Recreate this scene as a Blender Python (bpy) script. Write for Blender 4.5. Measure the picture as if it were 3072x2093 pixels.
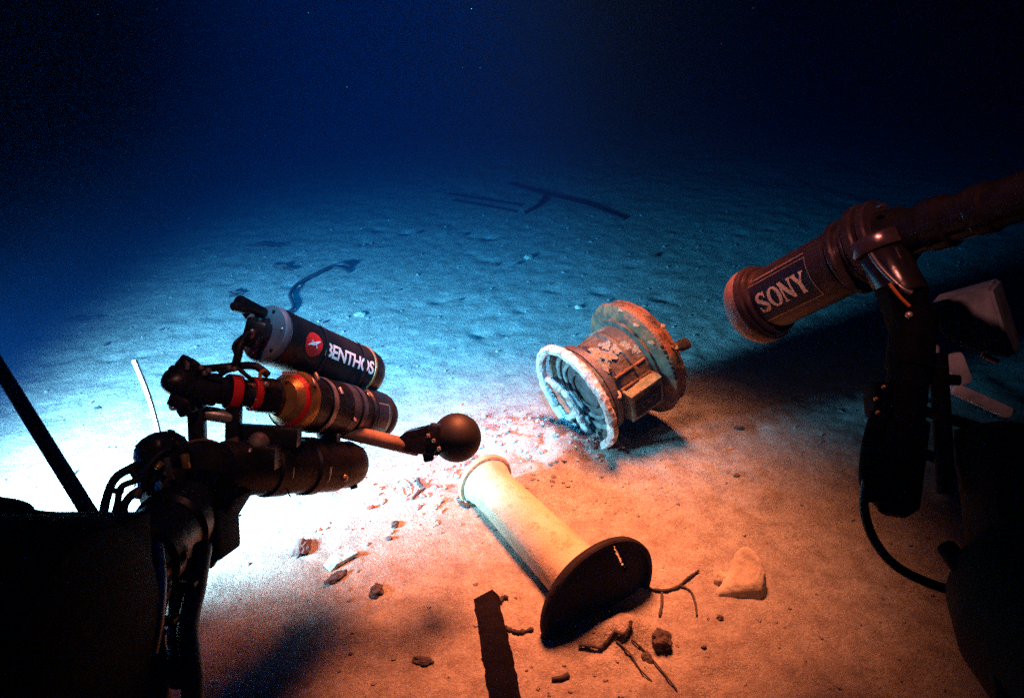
import bpy, bmesh, math, random
import numpy as np
from mathutils import Vector, Matrix, Quaternion

for o in list(bpy.data.objects):
    bpy.data.objects.remove(o)
sc = bpy.context.scene
COL = sc.collection
rad = math.radians
V = Vector

# ------------------------------------------------------------------ camera
CAM_H = 1.6
PITCH = rad(25.5)
FPX = 2194.0
cd = bpy.data.cameras.new("camera"); cam = bpy.data.objects.new("camera", cd); COL.objects.link(cam)
cam.location = (0, 0, CAM_H)
cam.rotation_euler = (rad(90) - PITCH, 0, 0)
cd.sensor_width = 36.0; cd.lens = 36.0 * FPX / 3072.0
cd.clip_start = 0.02; cd.clip_end = 500
cd.dof.use_dof = True; cd.dof.focus_distance = 2.0; cd.dof.aperture_fstop = 9.0
sc.camera = cam
FWD = V((0, math.cos(PITCH), -math.sin(PITCH))); UP = V((0, math.sin(PITCH), math.cos(PITCH))); RT = V((1, 0, 0))
EYE = V((0, 0, CAM_H))

# ------------------------------------------------------------------ world, exposure
w = bpy.data.worlds.new("World"); sc.world = w; w.use_nodes = True
w.node_tree.nodes["Background"].inputs[0].default_value = (0.08, 0.14, 0.36, 1)
w.node_tree.nodes["Background"].inputs[1].default_value = 0.010
sc.view_settings.view_transform = 'Standard'; sc.view_settings.look = 'None'
sc.view_settings.exposure = 0.0; sc.view_settings.gamma = 1.0; sc.view_settings.use_curve_mapping = False
sc.render.engine = 'CYCLES'
sc.cycles.use_denoising = False
sc.cycles.max_bounces = 6; sc.cycles.diffuse_bounces = 2; sc.cycles.glossy_bounces = 2
sc.cycles.transmission_bounces = 3; sc.cycles.volume_bounces = 1
sc.cycles.sample_clamp_indirect = 3.0
sc.cycles.caustics_reflective = False; sc.cycles.caustics_refractive = False

# ------------------------------------------------------------------ the submersible's floodlights (no daylight reaches this depth)
def flood(name, loc, target, power, color, size_deg, blend, radius):
    ld = bpy.data.lights.new(name, 'SPOT'); o = bpy.data.objects.new(name, ld); COL.objects.link(o)
    ld.energy = power; ld.color = color; ld.spot_size = rad(size_deg); ld.spot_blend = blend; ld.shadow_soft_size = radius
    o.location = loc
    o.rotation_euler = (V(target) - V(loc)).to_track_quat('-Z', 'Y').to_euler()
    return o
flood("floodlight_port", (-1.95, 1.20, 0.68), (-0.95, 2.9, 0.0), 10500, (0.90, 0.62, 0.62), 84, 1.0, 0.20)
flood("floodlight_boom", (0.15, 2.50, 2.45), (0.12, 2.06, 0.0), 16500, (1.0, 0.066, 0.019), 50, 1.0, 0.38)
flood("floodlight_hull", (-0.10, 0.60, 2.40), (-0.62, 3.75, 0.0), 2700, (0.01, 0.74, 1.20), 46, 1.0, 0.05)
flood("floodlight_starboard", (0.22, 0.85, 2.25), (0.70, 1.54, 1.04), 210, (1.0, 0.12, 0.07), 44, 1.0, 0.03)
flood("floodlight_instruments", (-0.25, 0.45, 2.25), (-0.50, 1.62, 0.85), 170, (1.0, 0.16, 0.09), 40, 1.0, 0.03)

# ------------------------------------------------------------------ helpers: pixels of the 3072x2093 photograph to points
def C(px, py, d):
    return EYE + (FWD + RT * ((px - 1536.0) / FPX) + UP * ((1046.5 - py) / FPX)) * d
rng = np.random.default_rng(7)
_TAB = rng.random((256, 256))
def vnoise(x, y):
    x = np.asarray(x, float); y = np.asarray(y, float)
    xi = np.floor(x).astype(int); yi = np.floor(y).astype(int)
    fx = x - xi; fy = y - yi
    fx = fx * fx * (3 - 2 * fx); fy = fy * fy * (3 - 2 * fy)
    a = _TAB[xi % 256, yi % 256]; b = _TAB[(xi + 1) % 256, yi % 256]
    c = _TAB[xi % 256, (yi + 1) % 256]; d = _TAB[(xi + 1) % 256, (yi + 1) % 256]
    return (a * (1 - fx) + b * fx) * (1 - fy) + (c * (1 - fx) + d * fx) * fy - 0.5
def gauss(x, y, cx, cy, s, sy=None):
    sy = sy or s
    return np.exp(-(((x - cx) / s) ** 2 + ((y - cy) / sy) ** 2))
PITS = [(random.Random(i).uniform(-3, 2.2), random.Random(i + 900).uniform(1.3, 5.5), random.Random(i + 1800).uniform(.012, .05)) for i in range(150)]
def terrain(x, y):
    x = np.asarray(x, float); y = np.asarray(y, float)
    h = 0.08 * vnoise(x * .35 + 11, y * .35 + 4) + 0.022 * vnoise(x * 1.1, y * 1.1 + 9)
    h = h + 0.010 * vnoise(x * 3.3 + 5, y * 3.3) + 0.012 * vnoise(x * 9 + 2, y * 9 + 31) + 0.007 * vnoise(x * 24, y * 24 + 3)
    h = h + 0.0045 * vnoise(x * 60, y * 60) + 0.003 * vnoise(x * 130 + 7, y * 130)
    h = h * (1 - 0.4 * np.clip((y - 2.8) / 1.5, 0, 1))
    near = gauss(x, y, 0.1, 2.1, 1.1)
    h = h * (1 - 0.45 * near)
    # crumbly bank pushed up against the fallen telegraph head
    m = gauss(x, y, 0.22, 2.42, 0.20, 0.15) + 0.8 * gauss(x, y, -0.02, 2.45, 0.2, 0.16) + .35 * gauss(x, y, -0.22, 2.15, 0.16, 0.12)
    h = h + m * (0.045 + 0.050 * vnoise(x * 15 + 3, y * 15 + 8) + 0.030 * vnoise(x * 36, y * 36) + .018 * vnoise(x * 80, y * 80))
    # rough strip right of the head and round the base disc
    m2 = gauss(x, y, 0.45, 1.42, 0.25, 0.12) + gauss(x, y, 0.75, 2.1, 0.4, 0.3) * .5
    h = h + m2 * (0.03 * vnoise(x * 22, y * 22) + 0.02 * vnoise(x * 50, y * 50))
    h = h + 0.05 * gauss(x, y, 0.30, 1.50, 0.10, 0.055) * (1 + .6 * vnoise(x * 30, y * 30))
    for (px, py, s) in PITS:
        if x.ndim == 0 or True:
            h = h - 0.3 * s * gauss(x, y, px, py, s)
    return h
def gz(x, y):
    return float(terrain(np.array([x]), np.array([y]))[0])
def G(px, py, lift=0.0):
    d = (FWD + RT * ((px - 1536.0) / FPX) + UP * ((1046.5 - py) / FPX))
    z = 0.0
    for _ in range(4):
        t = (z - CAM_H) / d.z
        p = EYE + d * t
        z = gz(p.x, p.y)
    return V((p.x, p.y, z + lift))
def depth_of(p):
    return (p - EYE).dot(FWD)

# ------------------------------------------------------------------ materials
def mat(name, color, rough=.5, metal=0.0, color2=None, scale=20, thr=(.4, .6), bump=0.0, bscale=80, spec=.5, color3=None, scale3=6, detail=5):
    m = bpy.data.materials.new(name); m.use_nodes = True
    nt = m.node_tree; n = nt.nodes; l = nt.links
    b = n["Principled BSDF"]
    b.inputs["Roughness"].default_value = rough; b.inputs["Metallic"].default_value = metal
    b.inputs["Specular IOR Level"].default_value = spec
    tc = n.new("ShaderNodeTexCoord")
    col = None
    if color2 is None:
        color2 = tuple(c * .6 for c in color)
    nz = n.new("ShaderNodeTexNoise"); nz.inputs["Scale"].default_value = scale; nz.inputs["Detail"].default_value = detail; nz.inputs["Roughness"].default_value = .65
    l.new(tc.outputs["Object"], nz.inputs["Vector"])
    mr = n.new("ShaderNodeMapRange"); mr.inputs[1].default_value = thr[0]; mr.inputs[2].default_value = thr[1]
    l.new(nz.outputs["Fac"], mr.inputs[0])
    mx = n.new("ShaderNodeMix"); mx.data_type = 'RGBA'
    mx.inputs[6].default_value = (*color, 1); mx.inputs[7].default_value = (*color2, 1)
    l.new(mr.outputs[0], mx.inputs[0])
    out = mx.outputs[2]
    if color3 is not None:
        nz3 = n.new("ShaderNodeTexNoise"); nz3.inputs["Scale"].default_value = scale3; nz3.inputs["Detail"].default_value = 6; nz3.inputs["Roughness"].default_value = .7
        l.new(tc.outputs["Object"], nz3.inputs["Vector"])
        m3 = n.new("ShaderNodeMapRange"); m3.inputs[1].default_value = .54; m3.inputs[2].default_value = .62
        l.new(nz3.outputs["Fac"], m3.inputs[0])
        mx3 = n.new("ShaderNodeMix"); mx3.data_type = 'RGBA'; mx3.inputs[7].default_value = (*color3, 1)
        l.new(m3.outputs[0], mx3.inputs[0]); l.new(out, mx3.inputs[6]); out = mx3.outputs[2]
    l.new(out, b.inputs["Base Color"])
    if bump > 0:
        bz = n.new("ShaderNodeTexNoise"); bz.inputs["Scale"].default_value = bscale; bz.inputs["Detail"].default_value = 4
        l.new(tc.outputs["Object"], bz.inputs["Vector"])
        bp = n.new("ShaderNodeBump"); bp.inputs["Strength"].default_value = bump; bp.inputs["Distance"].default_value = .01
        l.new(bz.outputs["Fac"], bp.inputs["Height"]); l.new(bp.outputs[0], b.inputs["Normal"])
    return m

M = {}
M['black'] = mat('black_paint', (.006, .006, .007), .36, bump=.12, bscale=60, color2=(.012, .010, .009), scale=14, spec=.35)
M['rubber'] = mat('black_rubber', (.006, .006, .007), .55, color2=(.01, .01, .01), spec=.3)
M['hull'] = mat('dark_hull', (.0014, .0014, .002), .75, color2=(.0022, .002, .0022), spec=.04, bump=.1)
M['cap'] = mat('anodised_cap', (.15, .13, .13), .5, .2, color2=(.11, .09, .09), scale=30, bump=.1, bscale=120)
M['steel'] = mat('worn_steel', (.55, .5, .48), .4, .6, color2=(.35, .3, .28), scale=40, bump=.1)
M['greymetal'] = mat('grey_metal', (.16, .16, .18), .35, .6, color2=(.10, .10, .11), scale=25)
M['sonybody'] = mat('camera_housing', (.10, .085, .10), .23, .6, color2=(.065, .055, .065), scale=30, bump=.06)
M['rearblack'] = mat('black_anodised', (.012, .011, .014), .22, .3, color2=(.02, .018, .02), scale=30, bump=.05)
M['dome'] = mat('dome_port', (.20, .15, .17), .5, .1, color2=(.16, .12, .13), scale=60)
M['gold'] = mat('brass_ring', (.50, .30, .10), .36, .6, color2=(.36, .2, .07), scale=35, bump=.08)
M['red'] = mat('red_enamel', (.75, .02, .015), .45, color2=(.55, .015, .012), scale=30)
M['white'] = mat('white_letters', (.82, .78, .70), .6, color2=(.6, .55, .48), scale=60)
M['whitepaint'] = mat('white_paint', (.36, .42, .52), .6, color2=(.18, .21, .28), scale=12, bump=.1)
M['navy'] = mat('navy_label', (.008, .010, .03), .45, color2=(.012, .014, .035))
M['letters'] = mat('cream_letters', (.80, .68, .55), .6, color2=(.42, .33, .26), scale=45, thr=(.55, .75))
M['glass'] = mat('black_glass', (.006, .006, .008), .12, color2=(.008, .008, .01))
M['bronze'] = mat('corroded_bronze', (.15, .066, .025), .78, .1, color2=(.038, .026, .017), scale=16, thr=(.45, .58), bump=.7, bscale=60, color3=(.06, .07, .048), scale3=7)
M['bronzedark'] = mat('dark_bronze', (.075, .058, .034), .78, .1, color2=(.026, .022, .016), scale=14, thr=(.42, .58), bump=.6, bscale=70, color3=(.075, .11, .085), scale3=9)
M['patina'] = mat('verdigris', (.09, .135, .105), .9, color2=(.19, .17, .12), scale=40, bump=.8, bscale=70)
M['crust'] = mat('pale_encrusted_metal', (.36, .29, .25), .88, color2=(.17, .10, .065), scale=22, thr=(.5, .62), bump=.8, bscale=70, color3=(.55, .58, .50), scale3=12)
M['crustgrey'] = mat('grey_dial_band', (.13, .13, .12), .85, color2=(.05, .05, .045), scale=20, bump=.5)
M['dial'] = mat('dial_face', (.06, .055, .05), .6, color2=(.02, .02, .018), scale=18, bump=.3)
M['ivory'] = mat('ivory_paint', (.46, .38, .26), .75, color2=(.36, .27, .165), scale=9, thr=(.4, .72), bump=.25, bscale=140, color3=(.33, .24, .14), scale3=16, spec=.25)
M['ivoryedge'] = mat('stained_ivory_rim', (.50, .32, .17), .7, color2=(.34, .19, .09), scale=22, bump=.3)
M['darkiron'] = mat('dark_iron', (.008, .0055, .0045), .8, color2=(.014, .009, .007), scale=10, spec=.2, bump=.3, bscale=60)
M['stone'] = mat('brown_stone', (.15, .09, .075), .85, color2=(.07, .045, .04), scale=40, bump=.7, bscale=60)
M['darkstone'] = mat('dark_stone', (.085, .055, .045), .85, color2=(.03, .022, .02), scale=30, bump=.7)
M['palestone'] = mat('pale_stone', (.46, .39, .30), .88, color2=(.34, .27, .19), scale=14, bump=.5, bscale=40)
M['green'] = mat('green_flake', (.33, .42, .36), .8, color2=(.2, .27, .24), scale=30, bump=.5)
M['redstone'] = mat('red_fragment', (.35, .06, .03), .8, color2=(.25, .05, .03), bump=.3)
M['wood'] = mat('waterlogged_twig', (.05, .033, .028), .85, color2=(.03, .022, .02), scale=50, bump=.4)
M['hose'] = mat('dark_hose', (.02, .022, .026), .6, color2=(.035, .035, .038), scale=20)
M['poleblue'] = mat('blue_black_pole', (.004, .008, .02), .5, color2=(.005, .009, .02), spec=.3)
M['palerod'] = mat('pale_rod', (.34, .22, .18), .6, color2=(.22, .15, .12), scale=30, spec=.2)
M['whiterod'] = mat('white_rod', (.85, .80, .76), .5, color2=(.7, .62, .58), scale=30)
M['orange'] = mat('orange_tape', (.65, .20, .06), .55, color2=(.5, .15, .05))

def sand_material():
    m = bpy.data.materials.new("seabed_sediment"); m.use_nodes = True
    nt = m.node_tree; n = nt.nodes; l = nt.links; b = n["Principled BSDF"]
    b.inputs["Roughness"].default_value = .95; b.inputs["Specular IOR Level"].default_value = .12
    tc = n.new("ShaderNodeTexCoord")
    def noise(scale, det=6, r=.65):
        z = n.new("ShaderNodeTexNoise"); z.inputs["Scale"].default_value = scale; z.inputs["Detail"].default_value = det; z.inputs["Roughness"].default_value = r
        l.new(tc.outputs["Object"], z.inputs["Vector"]); return z
    def rng_(z, a, c):
        q = n.new("ShaderNodeMapRange"); q.inputs[1].default_value = a; q.inputs[2].default_value = c; l.new(z.outputs["Fac"], q.inputs[0]); return q.outputs[0]
    def mixc(f, a, c):
        x = n.new("ShaderNodeMix"); x.data_type = 'RGBA'; l.new(f, x.inputs[0])
        for i, v in ((6, a), (7, c)):
            if isinstance(v, tuple): x.inputs[i].default_value = (*v, 1)
            else: l.new(v, x.inputs[i])
        return x.outputs[2]
    c = mixc(rng_(noise(2.2), .35, .65), (.45, .40, .34), (.37, .32, .27))
    c = mixc(rng_(noise(14, 8, .75), .40, .66), c, (.225, .175, .145))
    c = mixc(rng_(noise(90, 4, .8), .50, .72), c, (.20, .155, .125))       # dark grains
    c = mixc(rng_(noise(150, 3, .8), .55, .75), c, (.58, .53, .46))        # pale shell grit
    c = mixc(rng_(noise(5.5, 9, .85), .66, .74), c, (.13, .09, .075))      # rusty flecks
    l.new(c, b.inputs["Base Color"])
    z1 = noise(45, 6, .75); z2 = noise(190, 3, .7)
    add = n.new("ShaderNodeMath"); add.operation = 'MULTIPLY_ADD'; add.inputs[1].default_value = .45
    l.new(z2.outputs["Fac"], add.inputs[0]); l.new(z1.outputs["Fac"], add.inputs[2])
    bp = n.new("ShaderNodeBump"); bp.inputs["Strength"].default_value = .75; bp.inputs["Distance"].default_value = .02
    l.new(add.outputs[0], bp.inputs["Height"]); l.new(bp.outputs[0], b.inputs["Normal"])
    return m
M['sand'] = sand_material()

# ------------------------------------------------------------------ object helpers
def thing(name, label, cat, loc, group=None):
    o = bpy.data.objects.new(name, None); COL.objects.link(o); o.location = loc
    o.empty_display_size = .05
    o["label"] = label; o["category"] = cat
    if group: o["group"] = group
    return o
def wloc(o):
    p = V((0, 0, 0))
    while o is not None:
        p = p + o.location; o = o.parent
    return p
def make(name, bm, material, parent=None, smooth=True, base=None, sharp=None):
    """link one mesh whose vertices are in world coordinates"""
    org = wloc(parent) if parent else (V(base) if base is not None else V((0, 0, 0)))
    me = bpy.data.meshes.new(name)
    bmesh.ops.translate(bm, verts=bm.verts, vec=-org)
    bmesh.ops.recalc_face_normals(bm, faces=bm.faces)
    bm.to_mesh(me); bm.free()
    if smooth:
        me.polygons.foreach_set("use_smooth", [True] * len(me.polygons))
        try: me.set_sharp_from_angle(angle=rad(38))
        except Exception: pass
    me.materials.append(M[material])
    o = bpy.data.objects.new(name, me); COL.objects.link(o)
    if parent: o.parent = parent
    else: o.location = org
    return o
def tag(o, label, cat, group=None):
    o["label"] = label; o["category"] = cat
    if group: o["group"] = group
    return o
def frame(a, hint=None):
    a = a.normalized()
    h = V(hint) if hint is not None else (V((0, 0, 1)) if abs(a.z) < .9 else V((1, 0, 0)))
    e0 = (h - a * h.dot(a)).normalized(); e1 = a.cross(e0)
    return a, e0, e1
def lathe(bm, p0, a, prof, seg=40, hint=None, wob=0.0, seed=0, caps=True):
    """prof: (metres along a, radius)"""
    a, e0, e1 = frame(a, hint); rr = random.Random(seed); rings = []
    ph = [rr.uniform(0, 6.28) for _ in range(4)]
    for (t, r) in prof:
        ring = []
        for k in range(seg):
            th = 2 * math.pi * k / seg
            q = r * (1 + wob * (math.sin(3 * th + ph[0] + t * 9) + .6 * math.sin(7 * th + ph[1] + t * 23) + .5 * math.sin(13 * th + ph[2]) + .5 * rr.uniform(-1, 1)))
            ring.append(bm.verts.new(p0 + a * t + (e0 * math.cos(th) + e1 * math.sin(th)) * q))
        rings.append(ring)
    for i in range(len(rings) - 1):
        for k in range(seg):
            bm.faces.new((rings[i][k], rings[i][(k + 1) % seg], rings[i + 1][(k + 1) % seg], rings[i + 1][k]))
    if caps:
        bm.faces.new(rings[0]); bm.faces.new(rings[-1])
    return rings
def cyl(p0, p1, r, r1=None, seg=28, bev=None):
    bm = bmesh.new(); a = p1 - p0; L = a.length; r1 = r if r1 is None else r1
    b = bev if bev is not None else min(.006, r * .15, L * .2)
    lathe(bm, p0, a, [(0, r - b), (b * .3, r - b * .3), (b, r), (L - b, r1), (L - b * .3, r1 - b * .3), (L, r1 - b)], seg)
    return bm
def smooth_path(pts, n=8):
    out = []
    P = [pts[0]] + list(pts) + [pts[-1]]
    for i in range(1, len(P) - 2):
        for k in range(n):
            t = k / n
            a, b, c, d = P[i - 1], P[i], P[i + 1], P[i + 2]
            out.append(.5 * ((2 * b) + (c - a) * t + (2 * a - 5 * b + 4 * c - d) * t * t + (3 * b - a - 3 * c + d) * t ** 3))
    out.append(pts[-1]); return out
def tube(bm, pts, r, seg=10, n=8, r_end=None, wob=0, seed=1, smooth=True):
    P = smooth_path(pts, n) if smooth and len(pts) > 2 else list(pts)
    rr = random.Random(seed); rings = []
    t0 = (P[1] - P[0]).normalized(); _, e0, e1 = frame(t0)
    for i, p in enumerate(P):
        t = (P[min(i + 1, len(P) - 1)] - P[max(i - 1, 0)]).normalized()
        e0 = (e0 - t * e0.dot(t)).normalized(); e1 = t.cross(e0)
        q = r + ((r_end - r) * i / (len(P) - 1) if r_end is not None else 0)
        q *= 1 + wob * rr.uniform(-1, 1)
        rings.append([bm.verts.new(p + (e0 * math.cos(2 * math.pi * k / seg) + e1 * math.sin(2 * math.pi * k / seg)) * q) for k in range(seg)])
    for i in range(len(rings) - 1):
        for k in range(seg):
            bm.faces.new((rings[i][k], rings[i][(k + 1) % seg], rings[i + 1][(k + 1) % seg], rings[i + 1][k]))
    bm.faces.new(rings[0]); bm.faces.new(rings[-1])
    return bm
def T(pts, r, **k):
    bm = bmesh.new(); tube(bm, pts, r, **k); return bm
def boxbm(c, ax, ay, az, sx, sy, sz, bev=.004):
    """box centred at c with half sizes along the three unit axes"""
    bm = bmesh.new(); g = bmesh.ops.create_cube(bm, size=2.0)
    for v in bm.verts:
        v.co = V((v.co.x * sx, v.co.y * sy, v.co.z * sz))
    if bev > 0:
        bmesh.ops.bevel(bm, geom=list(bm.edges), offset=min(bev, .45 * min(sx, sy, sz) * 2), segments=2, affect='EDGES', profile=.6)
    for v in bm.verts:
        v.co = c + ax * v.co.x + ay * v.co.y + az * v.co.z
    return bm
def ibox(px, py, d, wpx, hpx, thick, rot=0.0, bev=.006):
    """box facing the camera at a pixel, size given in photograph pixels at that depth"""
    ca, sa = math.cos(rot), math.sin(rot)
    s = d / FPX
    return boxbm(C(px, py, d), RT * ca + UP * sa, UP * ca - RT * sa, FWD, wpx * s / 2, hpx * s / 2, thick / 2, bev)
def ball(c, r, sub=3, scale=(1, 1, 1), rough=0.0, seed=0, freq=3.0):
    bm = bmesh.new(); bmesh.ops.create_icosphere(bm, subdivisions=sub, radius=1.0)
    rr = random.Random(seed)
    from mathutils import noise as mn
    off = V((rr.uniform(0, 50), rr.uniform(0, 50), rr.uniform(0, 50)))
    for v in bm.verts:
        q = 1.0
        if rough:
            q = 1 + rough * (mn.noise(v.co * freq * .5 + off) + .5 * mn.noise(v.co * freq * 1.3 + off) + .25 * mn.noise(v.co * freq * 3 + off))
        v.co = V((v.co.x * scale[0], v.co.y * scale[1], v.co.z * scale[2])) * r * q + V(c)
    return bm

from mathutils import noise as MN
def roughen(bm, amp, freq, seed=0, cuts=0, maxlen=None):
    if cuts: bmesh.ops.subdivide_edges(bm, edges=list(bm.edges), cuts=cuts, use_grid_fill=True)
    bm.normal_update(); off = V((seed * 7.3, seed * 3.1, seed * 1.7))
    mv = []
    for v in bm.verts:
        p = v.co * freq + off
        mv.append(v.normal * amp * (MN.noise(p) + .6 * MN.noise(p * 2.3) + .4 * MN.noise(p * 5.1)))
    for v, d in zip(bm.verts, mv): v.co += d
    return bm

# ------------------------------------------------------------------ seabed
def axis(n, near, far, k):
    u = np.linspace(-1, 1, n); s = np.sinh(k * u) / math.sinh(k)
    return s * far
nx, ny = 760, 760
X = np.sinh(np.linspace(-1, 1, nx) * 4.6) / math.sinh(4.6) * 80.0
yy = np.linspace(-1, 1, ny)
Yf = np.sinh(np.linspace(-0.42, 1, ny) * 5.2) / math.sinh(5.2) * 110.0 + 2.0
XX, YY = np.meshgrid(X, Yf)
ZZ = terrain(XX, YY)
me = bpy.data.meshes.new("seabed")
verts = np.stack([XX.ravel(), YY.ravel(), ZZ.ravel()], 1)
idx = np.arange(nx * ny).reshape(ny, nx)
quads = np.stack([idx[:-1, :-1].ravel(), idx[:-1, 1:].ravel(), idx[1:, 1:].ravel(), idx[1:, :-1].ravel()], 1)
me.vertices.add(len(verts)); me.vertices.foreach_set("co", verts.ravel())
me.loops.add(quads.size); me.loops.foreach_set("vertex_index", quads.ravel())
me.polygons.add(len(quads)); me.polygons.foreach_set("loop_start", np.arange(0, quads.size, 4)); me.polygons.foreach_set("loop_total", np.full(len(quads), 4))
me.polygons.foreach_set("use_smooth", np.ones(len(quads), bool))
me.update(); me.validate()
me.materials.append(M['sand'])
seabed = bpy.data.objects.new("seabed", me); COL.objects.link(seabed); seabed["kind"] = "structure"; seabed["label"] = "pale sediment seabed fading to blue in the distance"

# small clods of sediment lying about: far too many to count
bmc = bmesh.new(); rr = random.Random(3)
tmpl = []
for k in range(6):
    b = ball((0, 0, 0), 1, 2, (1, rr.uniform(.6, 1), rr.uniform(.5, .8)), .5, 40 + k, 3)
    tmpl.append(([v.co.copy() for v in b.verts], [[v.index for v in f.verts] for f in b.faces])); b.free()
def clod(x, y, s):
    vs, fs = tmpl[rr.randrange(6)]; q = Matrix.Rotation(rr.uniform(0, 6.28), 3, 'Z')
    o = V((x, y, gz(x, y) + s * .15)); nv = [bmc.verts.new(q @ (v * s) + o) for v in vs]
    for f in fs: bmc.faces.new([nv[i] for i in f])
for _ in range(1300):
    if rr.random() < .25:
        cx, cy, sx, sy = rr.choice([(0.18, 2.42, .22, .14), (-.05, 2.42, .22, .15), (-.05, 2.40, .2, .15), (-.22, 2.12, .18, .12)])
        x, y, s = rr.gauss(cx, sx), rr.gauss(cy, sy), rr.uniform(.003, .012)
    else:
        y = 1.2 + 4.8 * rr.random() ** 1.6; x = rr.uniform(-.9, .85) * (y + .3); s = rr.uniform(.002, .0075) * (1 + .1 * y)
    clod(x, y, s)
o = make("sediment_clods", bmc, 'sand', None, smooth=True); o["kind"] = "stuff"; o["label"] = "loose clods of pale sediment scattered over the seabed"

# ------------------------------------------------------------------ ship's telegraph head, fallen on its side
A = V((-0.79, -0.536, -0.288)).normalized()
WC = C(1722, 1195, 2.80)
tele = thing("telegraph_head", "corroded bronze ship's telegraph drum with pale spoked ring, half sunk in sediment", "telegraph head", V((WC.x, WC.y, 0)))
def ring_bm(c, a, r_out, r_in, t0, t1, seg=64, wob=.0, seed=0, bev=.006):
    bm = bmesh.new()
    prof = [(t0, r_in + bev), (t0, r_out - bev), (t0 + (t1 - t0) * .25, r_out), (t0 + (t1 - t0) * .75, r_out), (t1, r_out - bev), (t1, r_in + bev), (t0 + (t1 - t0) * .75, r_in), (t0 + (t1 - t0) * .25, r_in), (t0, r_in + bev)]
    rg = lathe(bm, c, a, prof, seg, wob=wob, seed=seed, caps=False)
    bmesh.ops.remove_doubles(bm, verts=bm.verts, dist=1e-5)
    return bm
# pale bezel ring with the stumps of its spokes over a banded dial
rb = ring_bm(WC, A, .226, .194, -.024, .012, 150, .006, 3, .008)
bmesh.ops.subdivide_edges(rb, edges=list(rb.edges), cuts=1, use_grid_fill=True)
make("bezel_ring", roughen(rb, .0035, 30, 2), 'crust', tele)
_, e0, e1 = frame(A)
def on_ring(ang, r): return WC + (e0 * math.cos(rad(ang)) + e1 * math.sin(rad(ang))) * r
for k, pts in enumerate(([on_ring(150, .195), on_ring(155, .14), on_ring(165, .09)], [on_ring(190, .195), on_ring(180, .14), on_ring(165, .09)], [on_ring(165, .095), on_ring(110, .07), on_ring(95, .12), on_ring(92, .19)])):
    bm = bmesh.new(); tube(bm, [p - A * .012 for p in pts], .017, seg=10, r_end=.014, wob=.15, seed=k)
    make("spoke", roughen(bm, .004, 40, k), 'crust', tele)
bm = bmesh.new(); lathe(bm, WC - A * .085, A, [(0, .186), (.025, .184), (.03, .165), (.022, .160), (.022, .002)], 72)
dl = make("dial", roughen(bm, .002, 30, 4), 'dial', tele)
for (r0, r1, mt) in ((.172, .150, 'crustgrey'), (.128, .112, 'crustgrey'), (.080, .070, 'dial')):
    make("dial_band", roughen(ring_bm(WC - A * .061, A, r0, r1, -.004, .010, 72, .004, 5, .003), .002, 40, 3), mt, dl)
bm = bmesh.new(); lathe(bm, WC - A * .10, A, [(0, .165), (.03, .172), (.060, .190), (.064, .190), (.064, .180), (0, .16)], 96, wob=.004, seed=19)
make("dial_rim", roughen(bm, .003, 25, 6), 'bronzedark', tele)
# drum
D0 = WC - A * .315
bm = bmesh.new(); lathe(bm, D0, A, [(.02, .16), (.03, .192), (.045, .192), (.05, .172), (.10, .168), (.105, .174), (.118, .174), (.123, .166), (.19, .162), (.195, .156), (.212, .15), (.215, .12)], 128, wob=.003, seed=4)
make("drum", roughen(bm, .0022, 26, 7), 'bronzedark', tele)
# broad flange
bm = bmesh.new(); lathe(bm, D0, A, [(-.055, 0.150), (-.055, 0.219), (-.048, 0.234), (-.034, 0.238), (-.028, 0.233), (-.016, 0.233), (-.012, 0.244), (.002, 0.247), (.014, 0.244), (.022, 0.228), (.030, 0.209), (.034, 0.191), (.03, 0.150)], 80, wob=.004, seed=5)
bmesh.ops.subdivide_edges(bm, edges=list(bm.edges), cuts=1, use_grid_fill=True)
fl = make("flange", roughen(bm, .003, 22, 9), 'bronze', tele)
def drum_pt(t, ang, r):
    # ang 0 = towards the camera-side, measured about the axis
    f = (EYE - D0); f = (f - A * f.dot(A)).normalized(); g = A.cross(f)
    if g.z < 0: g = -g
    return D0 + A * t + (f * math.cos(ang) + g * math.sin(ang)) * r, (f * math.cos(ang) + g * math.sin(ang))
# letters cast on the flange edge read only as small dark dents
for k in range(7):
    p, nrm = drum_pt(.012, rad(-6 - 5.2 * k), .2436)
    bm = boxbm(p, A, A.cross(nrm), nrm, .006, .007, .003, .001); make("embossed_mark", bm, 'darkiron', fl)
# short pin at the back edge of the flange
p, nrm = drum_pt(-.03, rad(18), .245)
p = C(1998, 1052, depth_of(D0) - .02); q = C(2062, 1030, depth_of(D0) + .05)
bm = bmesh.new(); L = (q - p).length
lathe(bm, p - (q - p) * .6, (q - p), [(0, .014), (.55 * L, .014), (.58 * L, .019), (1.25 * L, .019), (1.28 * L, .024), (1.55 * L, .024), (1.6 * L, .018), (1.6 * L, .010), (1.45 * L, .009)], 18, wob=.05, seed=3)
make("handle_stub", bm, 'bronze', tele)
# square name box with a black window on the underside towards the viewer
bc, nrm = drum_pt(.125, rad(-50), .172); tang = A.cross(nrm).normalized()
bx = make("name_box", roughen(boxbm(bc, A, tang, nrm, .080, .066, .034, .006), .006, 24, 3, 5), 'patina', tele)
bx["label"] = "green patinated box with a black window"
make("window", roughen(boxbm(bc + nrm * .034, A, tang, nrm, .064, .047, .005, .01), .002, 40, 4, 3), 'darkiron', bx)
for (sx, rr_) in ((-.022, .020), (.020, .020)):
    bm = bmesh.new(); lathe(bm, bc + nrm * .039 + A * sx, nrm, [(0, .020), (.003, .019), (.003, .012), (0, .011)], 20, caps=False)
    make("window_ring", bm, 'bronzedark', bx)
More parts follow.
